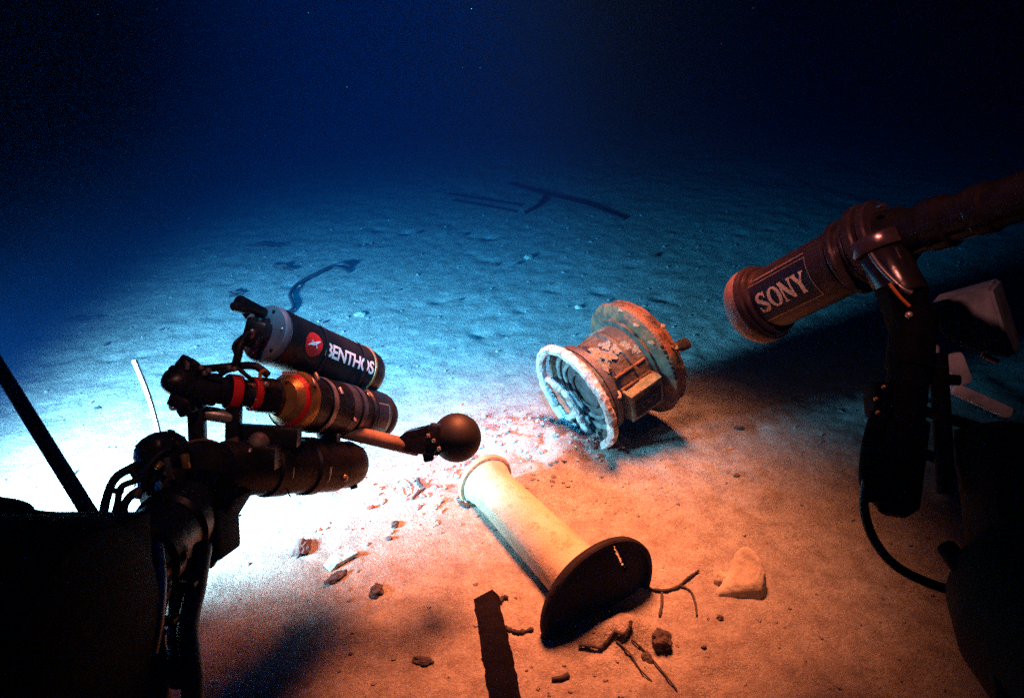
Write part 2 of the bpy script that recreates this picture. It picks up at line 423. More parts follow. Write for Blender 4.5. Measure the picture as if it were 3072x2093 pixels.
# plates and ribs across the drum
for ang in (-8, -26):
    p0, nrm = drum_pt(.06, rad(ang), .172); p1, _ = drum_pt(.205, rad(ang), .166)
    make("drum_rib", T([p0, (p0 + p1) / 2, p1], .006, seg=8), 'bronze', tele)
p0, nrm = drum_pt(.20, rad(-28), .172)
make("hinge_knob", ball(p0 + A * .03, .017, 2, (1, 1, 1), .3, 3), 'crust', tele)
p1, nrm = drum_pt(.16, rad(-30), .171); make("latch_bar", boxbm(p1, A, A.cross(nrm), nrm, .035, .013, .008), 'darkiron', tele)
# verdigris crust patches
crr = random.Random(5)
for (t, ang, s) in ((.20, 30, .050), (.175, 20, .04), (.21, 12, .034), (.15, 35, .03), (.125, 22, .028), (.09, 18, .03), (.07, 8, .025)):
    p, nrm = drum_pt(t, rad(ang), .166)
    bm = bmesh.new(); seg = 18; ring = []; ring2 = []
    tg = A.cross(nrm)
    for k in range(seg):
        th = 6.2832 * k / seg; rdd = s * crr.uniform(.45, 1.15)
        off = A * math.cos(th) * rdd + tg * math.sin(th) * rdd
        pr = (p + off - D0); al = pr.dot(A); rv = (pr - A * al).normalized()
        ring.append(bm.verts.new(D0 + A * al + rv * .162)); off2 = off * .86
        pr = (p + off2 - D0); al = pr.dot(A); rv = (pr - A * al).normalized()
        ring2.append(bm.verts.new(D0 + A * al + rv * (.170 + crr.uniform(0, .005))))
    c0 = bm.verts.new(p + nrm * .006)
    for k in range(seg):
        bm.faces.new((ring[k], ring[(k + 1) % seg], ring2[(k + 1) % seg], ring2[k])); bm.faces.new((ring2[k], ring2[(k + 1) % seg], c0))
    make("patina_crust", bm, 'patina', tele, smooth=False)
# verdigris flakes on the flange rim
for k, (t, ang, s) in enumerate(((.0, 62, .014), (.012, 48, .018), (-.03, 30, .02), (-.045, 10, .022), (-.04, -12, .022), (.022, 25, .018), (.026, 2, .016), (-.035, 20, .018))):
    p, nrm = drum_pt(t, rad(ang), .236 if t < .02 and t > -.02 else .224)
    make("patina_flake", ball(p, s, 2, (1, .8, .5), .5, 70 + k, 4), 'patina', tele, smooth=False)

# crumbling concretion under the ring
conc = thing("concretion_lump", "dark crumbling concretion hanging under the pale spoked ring", "concretion", G(1800, 1330))
for k, (px, py, s) in enumerate(((1765, 1300, .034), (1805, 1330, .036), (1735, 1278, .026), (1838, 1340, .026), (1780, 1335, .022), (1710, 1262, .02))):
    make("lump", roughen(ball(G(px, py, .012), s, 4, (1.2, .9, .8), .6, 20 + k, 4), .010, 45, k), 'stone', conc, smooth=False)

# ------------------------------------------------------------------ telegraph column lying on the seabed
BC = C(1800, 1795, 2.09)        # centre of the base disc
TOPC = C(1452, 1440, 2.60)      # centre of the far end
ca = (TOPC - BC); CL = ca.length; cax = ca.normalized()
colm = thing("telegraph_column", "ivory painted pedestal column lying on the seabed with dark round base towards the viewer", "pedestal", V((BC.x, BC.y, gz(BC.x, BC.y))))
bm = bmesh.new()
lathe(bm, BC, cax, [(.004, .115), (.012, .112), (.03, .100), (.07, .094), (CL * .3, .089), (CL * .6, .083), (CL * .82, .079), (CL * .90, .080), (CL * .955, .088), (CL * .975, .095), (CL * .975, .07), (CL * .8, .065)], 64, caps=False)
make("shaft", roughen(bm, .0012, 14, 2), 'ivory', colm)
bm = bmesh.new()
lathe(bm, BC, cax, [(CL * .968, .095), (CL * .972, .103), (CL * .985, .107), (CL * 1.0, .104), (CL * 1.005, .095), (CL * 1.003, .075), (CL * .97, .07)], 64, caps=False)
make("top_rim", bm, 'ivoryedge', colm)
# base disc: shallow dish with a slot
bm = bmesh.new(); _, e0, e1 = frame(cax, UP)
NR, NS = 34, 120; R = .192; grid = []
slot_a, slot_b = C(1845, 1632, 2.1), C(1878, 1712, 2.05)
def inplane(p):   # project along the view ray on to the disc plane
    dr = (p - EYE).normalized(); t = (BC - EYE).dot(cax) / dr.dot(cax); q = EYE + dr * t - BC
    return q.dot(e0), q.dot(e1)
sa, sb = inplane(slot_a), inplane(slot_b)
def in_slot(x, y):
    dx, dy = sb[0] - sa[0], sb[1] - sa[1]; L2 = dx * dx + dy * dy
    t = ((x - sa[0]) * dx + (y - sa[1]) * dy) / L2
    if t < 0 or t > 1: return False
    return abs((x - sa[0]) * dy - (y - sa[1]) * dx) / math.sqrt(L2) < .0065
for i in range(NR + 1):
    r = R * (i / NR); row = []
    for k in range(NS):
        th = 6.28318 * k / NS; q = r * (1 + .006 * math.sin(5 * th))
        row.append(bm.verts.new(BC + (e0 * math.cos(th) + e1 * math.sin(th)) * q + cax * (.004 + .022 * (r / R) ** 3 - .03 * max(0, (r / R) - .86) * 3)))
    grid.append(row)
for i in range(1, NR):
    for k in range(NS):
        rm = R * ((i + .5) / NR); th = 6.28318 * (k + .5) / NS
        if in_slot(rm * math.cos(th), rm * math.sin(th)): continue
        bm.faces.new((grid[i][k], grid[i][(k + 1) % NS], grid[i + 1][(k + 1) % NS], grid[i + 1][k]))
bm.faces.new(grid[1])
for v in grid[0]: bm.verts.remove(v)
disc = make("base_disc", bm, 'darkiron', colm)
md = disc.modifiers.new("thickness", 'SOLIDIFY'); md.thickness = .014; md.offset = 0
make("disc_lip", ring_bm(BC, cax, .197, .178, -.004, .016, 96, .002, 2, .004), 'darkiron', colm)
disc["label"] = "black rusted base plate with a lit slot"

# ------------------------------------------------------------------ wrapped lettering
def wrap_pts(O, a, e_out, R, s, t):
    e1 = e_out.cross(a)
    al = t / R
    return O + a * s + (e_out * math.cos(al) + e1 * math.sin(al)) * R
def wrap_poly_mesh(name, polys, O, a, e_out, R, material, parent, cuts=True):
    """polys: list of 2-D outlines (quads or tris) in metres (s along axis, t around); each gets a thin solid"""
    bm = bmesh.new()
    for poly in polys:
        vs = [bm.verts.new((p[0], p[1], 0)) for p in poly]
        try: bm.faces.new(vs)
        except Exception: pass
    bmesh.ops.remove_doubles(bm, verts=bm.verts, dist=1e-6)
    if cuts:
        for _ in range(3):
            long = [e for e in bm.edges if abs(e.verts[0].co.y - e.verts[1].co.y) > .006]
            if not long: break
            bmesh.ops.subdivide_edges(bm, edges=long, cuts=1, use_grid_fill=True)
        bmesh.ops.triangulate(bm, faces=bm.faces)
    for v in bm.verts:
        v.co = wrap_pts(O, a, e_out, R, v.co.x, v.co.y)
    return make(name, bm, material, parent, smooth=False)
def font_polys(text, size, offset=0.0, xscale=1.0):
    cu = bpy.data.curves.new("t", 'FONT'); cu.body = text; cu.size = size; cu.offset = offset; cu.align_x = 'LEFT'; cu.space_character = .92
    ob = bpy.data.objects.new("t", cu); COL.objects.link(ob)
    dg = bpy.context.evaluated_depsgraph_get(); ev = ob.evaluated_get(dg); me_ = ev.to_mesh()
    polys = [[(me_.vertices[i].co.x * xscale, me_.vertices[i].co.y) for i in p.vertices] for p in me_.polygons]
    ev.to_mesh_clear(); bpy.data.objects.remove(ob)
    return polys
def stroke(pts, wdt):
    out = []
    for i in range(len(pts) - 1):
        (x0, y0), (x1, y1) = pts[i], pts[i + 1]
        def nrm(j):
            a_ = pts[max(j - 1, 0)]; b_ = pts[min(j + 1, len(pts) - 1)]
            dx, dy = b_[0] - a_[0], b_[1] - a_[1]; L_ = math.hypot(dx, dy) or 1
            return -dy / L_, dx / L_
        w0 = wdt(i / (len(pts) - 1)) / 2 if callable(wdt) else wdt / 2; w1 = wdt((i + 1) / (len(pts) - 1)) / 2 if callable(wdt) else wdt / 2
        n0, n1 = nrm(i), nrm(i + 1)
        out.append([(x0 + n0[0] * w0, y0 + n0[1] * w0), (x0 - n0[0] * w0, y0 - n0[1] * w0), (x1 - n1[0] * w1, y1 - n1[1] * w1), (x1 + n1[0] * w1, y1 + n1[1] * w1)])
    return out

# ------------------------------------------------------------------ black instrument cylinder with red emblem
P0, P1 = C(795, 1000, 1.70), C(1105, 1125, 2.05)
ba = (P1 - P0).normalized(); BL = (P1 - P0).length; BR = .070
ben = thing("instrument_cylinder", "black cylinder with red round emblem and white lettering on the robot arm", "pressure housing", P0)
bm = bmesh.new(); lathe(bm, P0, ba, [(.012, BR * .96), (.014, BR), (.045, BR), (.046, BR * .985), (BL * .80, BR * .985), (BL * .805, BR * 1.0), (BL * .86, BR), (BL * .865, BR * .97), (BL * .93, BR * .97), (BL * .97, BR * .93), (BL, BR * .75), (BL * 1.01, BR * .3)], 72)
body = make("body", bm, 'black', ben)
bm = bmesh.new(); lathe(bm, P0, ba, [(-.004, .002), (-.004, BR * .5), (-.004, BR * .93), (0, BR * .985), (.010, BR * 1.0), (.013, BR * .97)], 72)
capo = make("end_cap", bm, 'cap', ben); capo["label"] = "grey metal end plate"
bm = bmesh.new(); lathe(bm, P0, ba, [(BL * .84, BR * 1.0), (BL * .842, BR * 1.02), (BL * .858, BR * 1.02), (BL * .86, BR * 1.0)], 72, caps=False)
make("seam_ring", bm, 'gold', ben)
_, c0, c1 = frame(ba, UP)
for ang in (20, 80, 140, 200, 260, 320):
    p = P0 + (c0 * math.cos(rad(ang)) + c1 * math.sin(rad(ang))) * BR * .78
    bm = bmesh.new(); lathe(bm, p - ba * .008, ba, [(0, .003), (.001, .0042), (.006, .0042)], 10); make("screw", bm, 'darkiron' if ang % 40 else 'steel', capo)
mid = (P0 + P1) / 2; view = (EYE - P0).normalized()
eo = (view - ba * view.dot(ba)).normalized()
upb = eo.cross(ba)
def ring2d(cx, cy, r, n=40, sx=1.0):
    return [(cx + sx * r * math.cos(6.28318 * k / n), cy + r * math.sin(6.28318 * k / n)) for k in range(n)]
def grid_disc(cx, cy, r, n=14):
    polys = []
    for i in range(n):
        for j in range(24):
            r0, r1 = r * i / n, r * (i + 1) / n; t0, t1 = 6.28318 * j / 24, 6.28318 * (j + 1) / 24
            pl = [(cx + r0 * math.cos(t0), cy + r0 * math.sin(t0)), (cx + r1 * math.cos(t0), cy + r1 * math.sin(t0)), (cx + r1 * math.cos(t1), cy + r1 * math.sin(t1)), (cx + r0 * math.cos(t1), cy + r0 * math.sin(t1))]
            if i == 0: pl = pl[1:] [:2] + [(cx, cy)]
            polys.append(pl)
    return polys
em_t = .020
em = wrap_poly_mesh("emblem", grid_disc(.092, em_t, .030), P0, ba, eo, BR * .985 + .0012, 'red', ben, cuts=False); em["label"] = "round red emblem with a white leaping shape"
sw = [(-.022, -.006), (-.012, -.001), (-.004, .001), (.004, .004), (.012, .009), (.019, .012)]
pol = stroke([(.092 + x, em_t + y) for x, y in sw], lambda u: .002 + .007 * math.sin(math.pi * u) ** 1.5) + stroke([(.092 + .002, em_t + .004), (.092 + .008, em_t - .001), (.092 + .010, em_t - .007)], .003) + stroke([(.092 - .004, em_t + .001), (.092 - .010, em_t + .009)], .0025)
wrap_poly_mesh("emblem_figure", pol, P0, ba, eo, BR * .985 + .0022, 'white', em)
fp = font_polys("BENTHOS", .048, .0011, 0.92)
w_ = max(p[0] for q in fp for p in q)
sc_ = .20 / w_
fp = [[(.134 + p[0] * sc_, p[1] + .006) for p in q] for q in fp]
let = wrap_poly_mesh("lettering", fp, P0, ba, eo, BR * .985 + .0012, 'letters', ben)
# cable straps crossing the lettering
def strap(par, O, a, eout, R, s, t0, t1, wd, material, ds=0.0):
    pts = []
    return wrap_poly_mesh("strap", stroke([(s + ds * k / 24, t0 + (t1 - t0) * k / 24) for k in range(25)], wd), O, a, eout, R, material, par, cuts=False)
strap(ben, P0, ba, eo, BR + .0030, .150, -.10, .12, .011, 'rubber', -.020)
strap(ben, P0, ba, eo, BR + .0030, .305, -.10, .12, .013, 'rubber', -.020)
# connector block and plugs on the end cap
s17 = 1.68 / FPX
make("connector", ibox(775, 985, 1.655, 62, 46, .05, -.25), 'black', ben)
make("connector_bracket", ibox(768, 948, 1.66, 8, 46, .03, -.15), 'gold', ben)
make("connector_plug", cyl(C(792, 940, 1.67), C(715, 905, 1.60), .013, .016), 'black', ben)
make("connector_plug", cyl(C(735, 925, 1.62), C(700, 918, 1.58), .012, .010), 'rubber', ben)
make("plug_nut", cyl(C(752, 940, 1.645), C(742, 936, 1.635), .016, .016, seg=6), 'steel', ben)
make("connector_plug", cyl(C(772, 990, 1.65), C(748, 1030, 1.60), .017, .014), 'black', ben)
make("plug_bolt", ball(C(757, 992, 1.615), .005, 2), 'steel', ben)
make("wing_bolt", T([C(805, 960, 1.69), C(795, 968, 1.66), C(782, 972, 1.64)], .005), 'darkiron', ben)
make("cable", T([C(745, 1000, 1.62), C(722, 1035, 1.60), C(712, 1075, 1.60), C(700, 1100, 1.61), C(660, 1112, 1.62)], .0095, n=10), 'rubber', ben)
make("cable", T([C(728, 1008, 1.61), C(704, 1030, 1.60), C(702, 1050, 1.60), C(716, 1072, 1.60)], .004, n=8), 'rubber', ben)

# ------------------------------------------------------------------ cylinder with gold and red rings below it
Q0, Q1 = C(845, 1195, 1.68), C(1112, 1245, 2.02)
qa = (Q1 - Q0).normalized(); QL = (Q1 - Q0).length; QR = .069
gold = thing("ringed_cylinder", "black cylinder with gold collar and red ring slung beneath the lettered cylinder", "pressure housing", Q0)
bm = bmesh.new(); lathe(bm, Q0, qa, [(.05, QR * .9), (.055, QR), (.09, QR), (.093, QR * .93), (.115, QR * .93), (.118, QR * 1.0), (.2, QR), (.203, QR * .96), (QL * .78, QR * .96), (QL * .79, QR * 1.02), (QL * .99, QR * 1.02), (QL, QR * .98)], 64)
make("body", bm, 'black', gold)
bm = bmesh.new(); lathe(bm, Q0, qa, [(QL, QR * .94), (QL * 1.02, QR * 1.0), (QL * 1.07, QR * .99), (QL * 1.12, QR * .88), (QL * 1.15, QR * .6), (QL * 1.16, QR * .1)], 56)
make("rear_cap", bm, 'rubber', gold)
bm = bmesh.new(); lathe(bm, Q0, qa, [(.0, QR * .35), (.001, QR * .62), (.012, QR * .75), (.016, QR * .8)], 56)
make("collar", bm, 'gold', gold)
bm = bmesh.new(); lathe(bm, Q0, qa, [(.016, QR * .80), (.020, QR * .86), (.028, QR * .90)], 56, caps=False)
make("red_ring", bm, 'red', gold)
bm = bmesh.new(); lathe(bm, Q0, qa, [(.028, QR * .90), (.029, QR * .98), (.040, QR * 1.02), (.052, QR * 1.02), (.055, QR * .95)], 56, caps=False)
make("gold_ring", bm, 'gold', gold)
for f_, wdt_ in ((.30, .014), (.52, .030), (.64, .016)):
    bm = bmesh.new(); lathe(bm, Q0, qa, [(QL * f_, QR * .98), (QL * f_, QR * 1.012), (QL * f_ + wdt_, QR * 1.012), (QL * f_ + wdt_, QR * .98)], 56, caps=False)
    make("clamp_band", bm, 'greymetal' if f_ > .5 else 'steel', gold)
vq = (EYE - Q0).normalized(); eq = (vq - qa * vq.dot(qa)).normalized()
pl = [[(QL * .82, -.03), (QL * .96, -.03), (QL * .96, .034), (QL * .82, .034)]]
def grid_rect(x0, x1, y0, y1, n=14):
    return [[(x0, y0 + (y1 - y0) * k / n), (x1, y0 + (y1 - y0) * k / n), (x1, y0 + (y1 - y0) * (k + 1) / n), (x0, y0 + (y1 - y0) * (k + 1) / n)] for k in range(n)]
lab = wrap_poly_mesh("label_plate", grid_rect(QL * .82, QL * .95, -.03, .036), Q0, qa, eq, QR * 1.02 + .001, 'navy', gold, cuts=False)
wrap_poly_mesh("label_border", grid_rect(QL * .82, QL * .95, .036, .0385, 2) + grid_rect(QL * .95, QL * .957, -.03, .0385), Q0, qa, eq, QR * 1.02 + .0014, 'steel', lab, cuts=False)
for (px, py, d) in ((1022, 1172, 1.80), (940, 1145, 1.69), (1105, 1190, 1.93), (950, 1128, 1.70), (1062, 1255, 1.84)):
    make("buckle", cyl(C(px - 4, py - 9, d), C(px + 5, py + 10, d - .008), .0045, seg=10), 'steel', gold)
make("tag_plate", ibox(868, 1118, 1.64, 44, 12, .004, .06, .001), 'white', gold)
for k in range(6):
    make("tag_mark", ibox(852 + k * 6.5, 1118 - k * .4, 1.6375, 2.6, 7, .001, .06, 0), 'navy', gold)
# front barrel, red bands and pan head
B0, B1 = C(565, 1160, 1.55), C(838, 1190, 1.68)
bq = (B1 - B0).normalized(); bl = (B1 - B0).length
bm = bmesh.new(); lathe(bm, B0, bq, [(0, .024), (.004, .034), (.055, .036), (.06, .030), (.075, .030), (.08, .037), (.11, .037), (.115, .030), (bl - .06, .032), (bl - .05, .040), (bl - .01, .040), (bl, .03)], 40)
make("front_barrel", bm, 'black', gold)
for (t, ln) in ((.083, .022), (.135, .018)):
    bm = bmesh.new(); lathe(bm, B0, bq, [(t, .030), (t, .0385), (t + ln, .0385), (t + ln, .030)], 40, caps=False)
    make("red_band", bm, 'red', gold)
make("clamp_bolt", ball(C(797, 1152, 1.60), .007, 2), 'steel', gold)
make("side_bolt", ball(C(768, 1199, 1.585), .003, 2), 'steel', gold)
make("tie_ring", T([C(783, 1138, 1.63), C(780, 1122, 1.63), C(790, 1112, 1.63), C(800, 1110, 1.63)], .004), 'orange', gold)
bm = bmesh.new(); lathe(bm, C(570, 1140, 1.56), C(490, 1150, 1.50) - C(570, 1140, 1.56), [(0, .030), (.01, .037), (.03, .036), (.05, .026), (.062, .014), (.066, .006)], 32)
make("nose_cone", bm, 'black', gold)
make("pan_motor", cyl(C(548, 1108, 1.54), C(572, 1080, 1.54), .020, .020), 'black', gold)
make("pan_motor", cyl(C(570, 1112, 1.55), C(592, 1090, 1.56), .022, .020), 'rubber', gold)
make("motor_tag", ibox(563, 1098, 1.515, 12, 22, .003, -.1, .001), 'cap', gold)
make("knuckle", ball(C(523, 1112, 1.53), .013, 2), 'black', gold)
make("lower_bracket", ibox(540, 1205, 1.53, 60, 40, .03, -.4), 'black', gold)
make("lower_bracket", ibox(560, 1228, 1.54, 46, 34, .03, .5), 'black', gold)
make("lifting_eye", T([C(525, 1205, 1.52), C(512, 1212, 1.52), C(514, 1226, 1.52), C(530, 1224, 1.52), C(536, 1212, 1.52)], .0035), 'steel', gold)
make("cable", T([C(595, 1108, 1.56), C(650, 1103, 1.60), C(710, 1098, 1.62), C(765, 1098, 1.64), C(805, 1125, 1.64)], .009, n=10), 'rubber', gold)
make("cable", T([C(660, 1125, 1.58), C(690, 1108, 1.60), C(712, 1104, 1.60), C(735, 1122, 1.60), C(760, 1142, 1.61)], .005, n=10), 'rubber', gold)
make("cable", T([C(590, 1110, 1.55), C(612, 1118, 1.545), C(625, 1130, 1.545), C(660, 1140, 1.56)], .006, n=10), 'rubber', gold)
for (px, py, d) in ((602, 1103, 1.53), (624, 1112, 1.53), (702, 1108, 1.585), (686, 1104, 1.59), (612, 1120, 1.53)):
    make("cable_tie", cyl(C(px, py - 8, d), C(px + 4, py + 6, d), .006, seg=10), 'cap', gold)

# ------------------------------------------------------------------ manipulator arm
arm = thing("manipulator_arm", "black jointed manipulator arm with hoses reaching in from lower left", "robot arm", C(590, 1440, 1.52))
F0, F1 = C(655, 1405, 1.56), C(1068, 1392, 1.92)
fa = F1 - F0; FL = fa.length
bm = bmesh.new(); lathe(bm, F0, fa, [(0, .055), (.02, .060), (FL * .28, .062), (FL * .29, .068), (FL * .40, .068), (FL * .41, .064), (FL * .55, .064), (FL * .56, .070), (FL * .62, .070), (FL * .63, .066), (FL * .8, .066), (FL * .81, .060), (FL * .92, .060), (FL * .98, .052), (FL, .035)], 48)
fore = make("forearm", bm, 'black', arm)
for (px, py, d) in ((1083, 1352, 1.90), (1090, 1418, 1.90), (1068, 1455, 1.88)):
    make("forearm_bolt", cyl(C(px - 16, py + 3, d), C(px + 4, py, d), .009, .007, seg=8), 'black', fore)
for (px, d) in ((868, 1.655), (978, 1.75)):
    make("forearm_band", T([C(px + 8, 1400, d), C(px + 4, 1430, d), C(px - 6, 1452, d + .02)], .008, seg=6), 'greymetal', fore)
make("forearm_stud", ball(C(1034, 1433, 1.80), .009, 2, (1, 1, 1.2)), 'gold', fore)
make("whisker", T([C(862, 1462, 1.66), C(865, 1478, 1.66), C(872, 1490, 1.66)], .002, seg=6), 'rubber', fore)
# elbow
E0 = C(585, 1445, 1.56)
ea = (EYE - E0).normalized() * .75 + RT * .55 + UP * .1
bm = bmesh.new(); lathe(bm, E0, ea, [(-.09, .07), (-.08, .085), (-.03, .088), (-.025, .080), (0, .080), (.004, .086), (.03, .086), (.034, .078), (.04, .05), (.044, .01)], 56)
elb = make("elbow_joint", bm, 'black', arm)
bm = bmesh.new(); lathe(bm, E0, ea, [(.028, .086), (.028, .0885), (.033, .0885), (.033, .084)], 64, caps=False)
make("elbow_rim", bm, 'gold', elb)
make("elbow_block", ibox(628, 1590, 1.50, 125, 150, .12, 0.06, .012), 'hull', arm)
make("elbow_block", ibox(640, 1490, 1.54, 160, 120, .12, -0.55, .015), 'hull', arm)
make("joint_lug", cyl(C(610, 1668, 1.46), C(645, 1690, 1.46), .014, .012), 'black', arm)
bm = bmesh.new(); pa = C(600, 1500, 1.54); pb = C(230, 1860, 1.12); L = (pb - pa).length
lathe(bm, pa, pb - pa, [(0, .05), (.01, .066), (L * .2, .066), (L * .22, .074), (L * .3, .074), (L * .32, .066), (L * .5, .066), (L * .52, .075), (L * .58, .075), (L * .6, .066), (L, .07)], 48)
make("upper_arm", bm, 'black', arm)
for k, (xa, xb, r_) in enumerate(((452, 440, .015), (492, 476, .012), (588, 570, .017))):
    make("hydraulic_line", T([C(xa + 20, 1640, 1.36), C(xa, 1760, 1.28), C(xb - 6, 1880, 1.22), C(xb + 8, 2040, 1.16), C(xb, 2160, 1.12)], r_, n=8), 'rubber', arm)
for (px, py, d) in ((470, 1762, 1.25), (500, 1860, 1.2), (560, 1752, 1.27), (455, 1905, 1.17)):
    make("line_clamp", ibox(px, py, d, 70, 18, .03, .1, .003), 'black', arm)
make("upper_arm_ram", cyl(C(560, 1640, 1.42), C(540, 2040, 1.18), .020, .024), 'black', arm)
make("ram_rod", cyl(C(522, 1700, 1.36), C(515, 1930, 1.22), .008), 'greymetal', arm)
make("ram_rod", cyl(C(560, 1720, 1.36), C(552, 1880, 1.24), .006), 'steel', arm)
# knob and shoulder casting behind the elbow
bm = bmesh.new(); lathe(bm, C(500, 1410, 1.50), C(470, 1300, 1.53) - C(500, 1410, 1.50), [(0, .050), (.02, .058), (.03, .050), (.045, .054), (.06, .050), (.07, .040), (.078, .02), (.08, .003)], 30, wob=.035, seed=4)
make("shoulder_knob", bm, 'black', arm)
make("knob_pin", T([C(500, 1312, 1.50), C(512, 1296, 1.50), C(514, 1290, 1.50)], .006, r_end=.008), 'black', arm)
make("toothed_edge", T([C(515, 1318, 1.49), C(535, 1332, 1.49), C(548, 1348, 1.49), C(560, 1362, 1.49)], .010, wob=.3, n=5), 'black', arm)
make("fitting", cyl(C(554, 1362, 1.445), C(560, 1402, 1.45), .008), 'gold', arm)
make("fitting", cyl(C(484, 1386, 1.44), C(470, 1404, 1.43), .006), 'gold', arm)
make("gusset", ibox(508, 1405, 1.43, 18, 70, .01, .25, .003), 'cap' if False else 'greymetal', arm)
make("hose", T([C(520, 1330, 1.47), C(490, 1352, 1.44), C(465, 1375, 1.43), C(440, 1410, 1.42), C(430, 1470, 1.42)], .006, n=10), 'rubber', arm)
make("hose", T([C(455, 1375, 1.50), C(400, 1400, 1.47), C(345, 1435, 1.44), C(318, 1500, 1.40), C(305, 1580, 1.36)], .0085, n=10), 'rubber', arm)
make("hose", T([C(470, 1395, 1.49), C(420, 1435, 1.45), C(365, 1460, 1.43), C(352, 1510, 1.40), C(335, 1580, 1.36)], .0065, n=10), 'rubber', arm)
make("hose", T([C(480, 1410, 1.48), C(440, 1460, 1.44), C(400, 1480, 1.42), C(372, 1520, 1.40), C(375, 1590, 1.36)], .008, n=10), 'rubber', arm)
make("hose_clip", T([C(325, 1462, 1.42), C(345, 1472, 1.42), C(368, 1472, 1.42)], .006), 'rubber', arm)
make("hose_clip", T([C(395, 1405, 1.45), C(405, 1425, 1.45), C(418, 1442, 1.45)], .007), 'rubber', arm)
make("hose_sleeve", cyl(C(405, 1492, 1.41), C(420, 1466, 1.42), .010, .009), 'cap', arm)
make("hose", T([C(440, 1640, 1.25), C(405, 1720, 1.20), C(385, 1790, 1.15), C(400, 1900, 1.12)], .012, n=8), 'rubber', arm)
make("hose", T([C(470, 1640, 1.26), C(478, 1740, 1.2), C(470, 1850, 1.15), C(450, 1960, 1.12)], .012, n=8), 'greymetal', arm)
# frame between arm and instruments, with open window
make("bracket_post", ibox(592, 1270, 1.585, 46, 190, .03, .04), 'black', arm)
make("bracket_post", ibox(702, 1262, 1.62, 42, 170, .03, -.02), 'black', arm)
make("bracket_rail", ibox(650, 1348, 1.60, 150, 34, .03, -.02), 'black', arm)
make("bracket_rail", ibox(800, 1305, 1.66, 200, 60, .04, -.05), 'black', arm)
make("cross_tube", cyl(C(600, 1236, 1.60), C(700, 1252, 1.62), .016), 'steel', arm)
make("gusset", ibox(690, 1325, 1.585, 52, 18, .01, .3, .002), 'stone', arm)
bm = bmesh.new(); lathe(bm, C(776, 1328, 1.62), EYE - C(776, 1328, 1.62) + UP * .4, [(0, .024), (.012, .022), (.018, .016), (.02, .002)], 28)
make("button_cap", bm, 'cap', arm)
make("valve_block", ibox(780, 1372, 1.60, 110, 70, .05, .03), 'black', arm)
for (px, py) in ((705, 1362), (752, 1345)):
    make("stud", cyl(C(px, py, 1.56), C(px - 4, py + 12, 1.555), .004), 'steel', arm)

# ------------------------------------------------------------------ ball on a rod
lam = thing("ball_lamp", "glossy black ball housing on a pale rod projecting from the robot arm", "lamp", C(1370, 1312, 2.04))
bm = ball(C(1370, 1312, 2.02), .068, 4); make("housing", bm, 'rubber', lam)
rd = make("rod", cyl(C(1000, 1285, 1.86), C(1255, 1345, 1.97), .0195, .021), 'palerod', lam)
make("rod_socket", cyl(C(960, 1290, 1.83), C(1015, 1292, 1.865), .024), 'black', lam)
bm = bmesh.new()
poly = [(1180, 1332), (1215, 1295), (1280, 1284), (1302, 1272), (1312, 1300), (1318, 1368), (1262, 1362), (1150, 1340)]
fr = [bm.verts.new(C(x, y, 1.93)) for x, y in poly]; bk = [bm.verts.new(C(x, y, 1.93) + FWD * .055) for x, y in poly]
bm.faces.new(fr); bm.faces.new(list(reversed(bk)))
for i in range(len(poly)): bm.faces.new((fr[i], bk[i], bk[(i + 1) % len(poly)], fr[(i + 1) % len(poly)]))
bmesh.ops.bevel(bm, geom=list(bm.edges), offset=.004, segments=2, affect='EDGES')
make("yoke", bm, 'black', lam)
make("yoke_clamp", ibox(1300, 1312, 1.93, 34, 84, .05, -.18), 'black', lam)
make("yoke_foot", ibox(1285, 1368, 1.93, 30, 30, .03, .2), 'black', lam)
for (px, py) in ((1284, 1306), (1300, 1321), (1316, 1345)):
    make("yoke_bolt", cyl(C(px, py - 5, 1.895), C(px + 2, py + 6, 1.895), .0048, seg=8), 'steel', lam)
make("yoke_foot", cyl(C(1015, 1300, 1.82), C(1016, 1325, 1.82), .005), 'steel', lam)

# ------------------------------------------------------------------ submersible body lower left, poles
sub = thing("submersible_skid", "dark rounded bow skid of the submersible filling the lower left corner", "submersible", C(150, 1850, 1.1))
S0, S1 = C(-500, 1990, .98), C(330, 2010, .98)
bm = bmesh.new(); L = (S1 - S0).length
lathe(bm, S0, S1 - S0, [(0, .17), (.03, .198), (L * .86, .202), (L * .94, .185), (L * .985, .13), (L, .05)], 48)
make("hull", bm, 'hull', sub)
make("rail", T([C(-300, 1480, 1.15), C(40, 1520, 1.14), C(100, 1552, 1.14), C(320, 1566, 1.14)], .013), 'hull', sub)
make("fairing", ibox(130, 1720, 1.12, 560, 340, .10, .0, .012), 'hull', sub)
make("fairing", ibox(372, 1800, 1.14, 120, 420, .10, .05, .03), 'hull', sub)
bm = bmesh.new(); q0, q1 = V((-1.42, 0.35, .34)), V((-1.40, 1.40, .24)); L = (q1 - q0).length  # unseen body added left of frame to shade the lower-left sediment
lathe(bm, q0, q1 - q0, [(0, .08), (.02, .16), (.08, .2), (L * .8, .2), (L * .92, .16), (L * .98, .09), (L, .03)], 32)
make("shadow_blocker", bm, 'hull', sub)
make("blocker_strut", cyl(V((-1.41, .5, .34)), V((-1.3, .4, .75)), .04), 'hull', sub)  # struts invented to carry the added shadow caster
make("blocker_strut", cyl(V((-1.3, .4, .75)), V((-.9, .6, .75)), .05), 'hull', sub)
for (px, py) in ((228, 1874), (262, 1868), (208, 1908), (268, 1940)):
    make("fastener", ball(C(px, py, 1.0), .0035, 2), 'steel', sub)
pol = make("pole", cyl(C(-60, 1010, 1.45), C(300, 1590, 1.25), .0135), 'poleblue', None, base=C(290, 1575, 1.27))
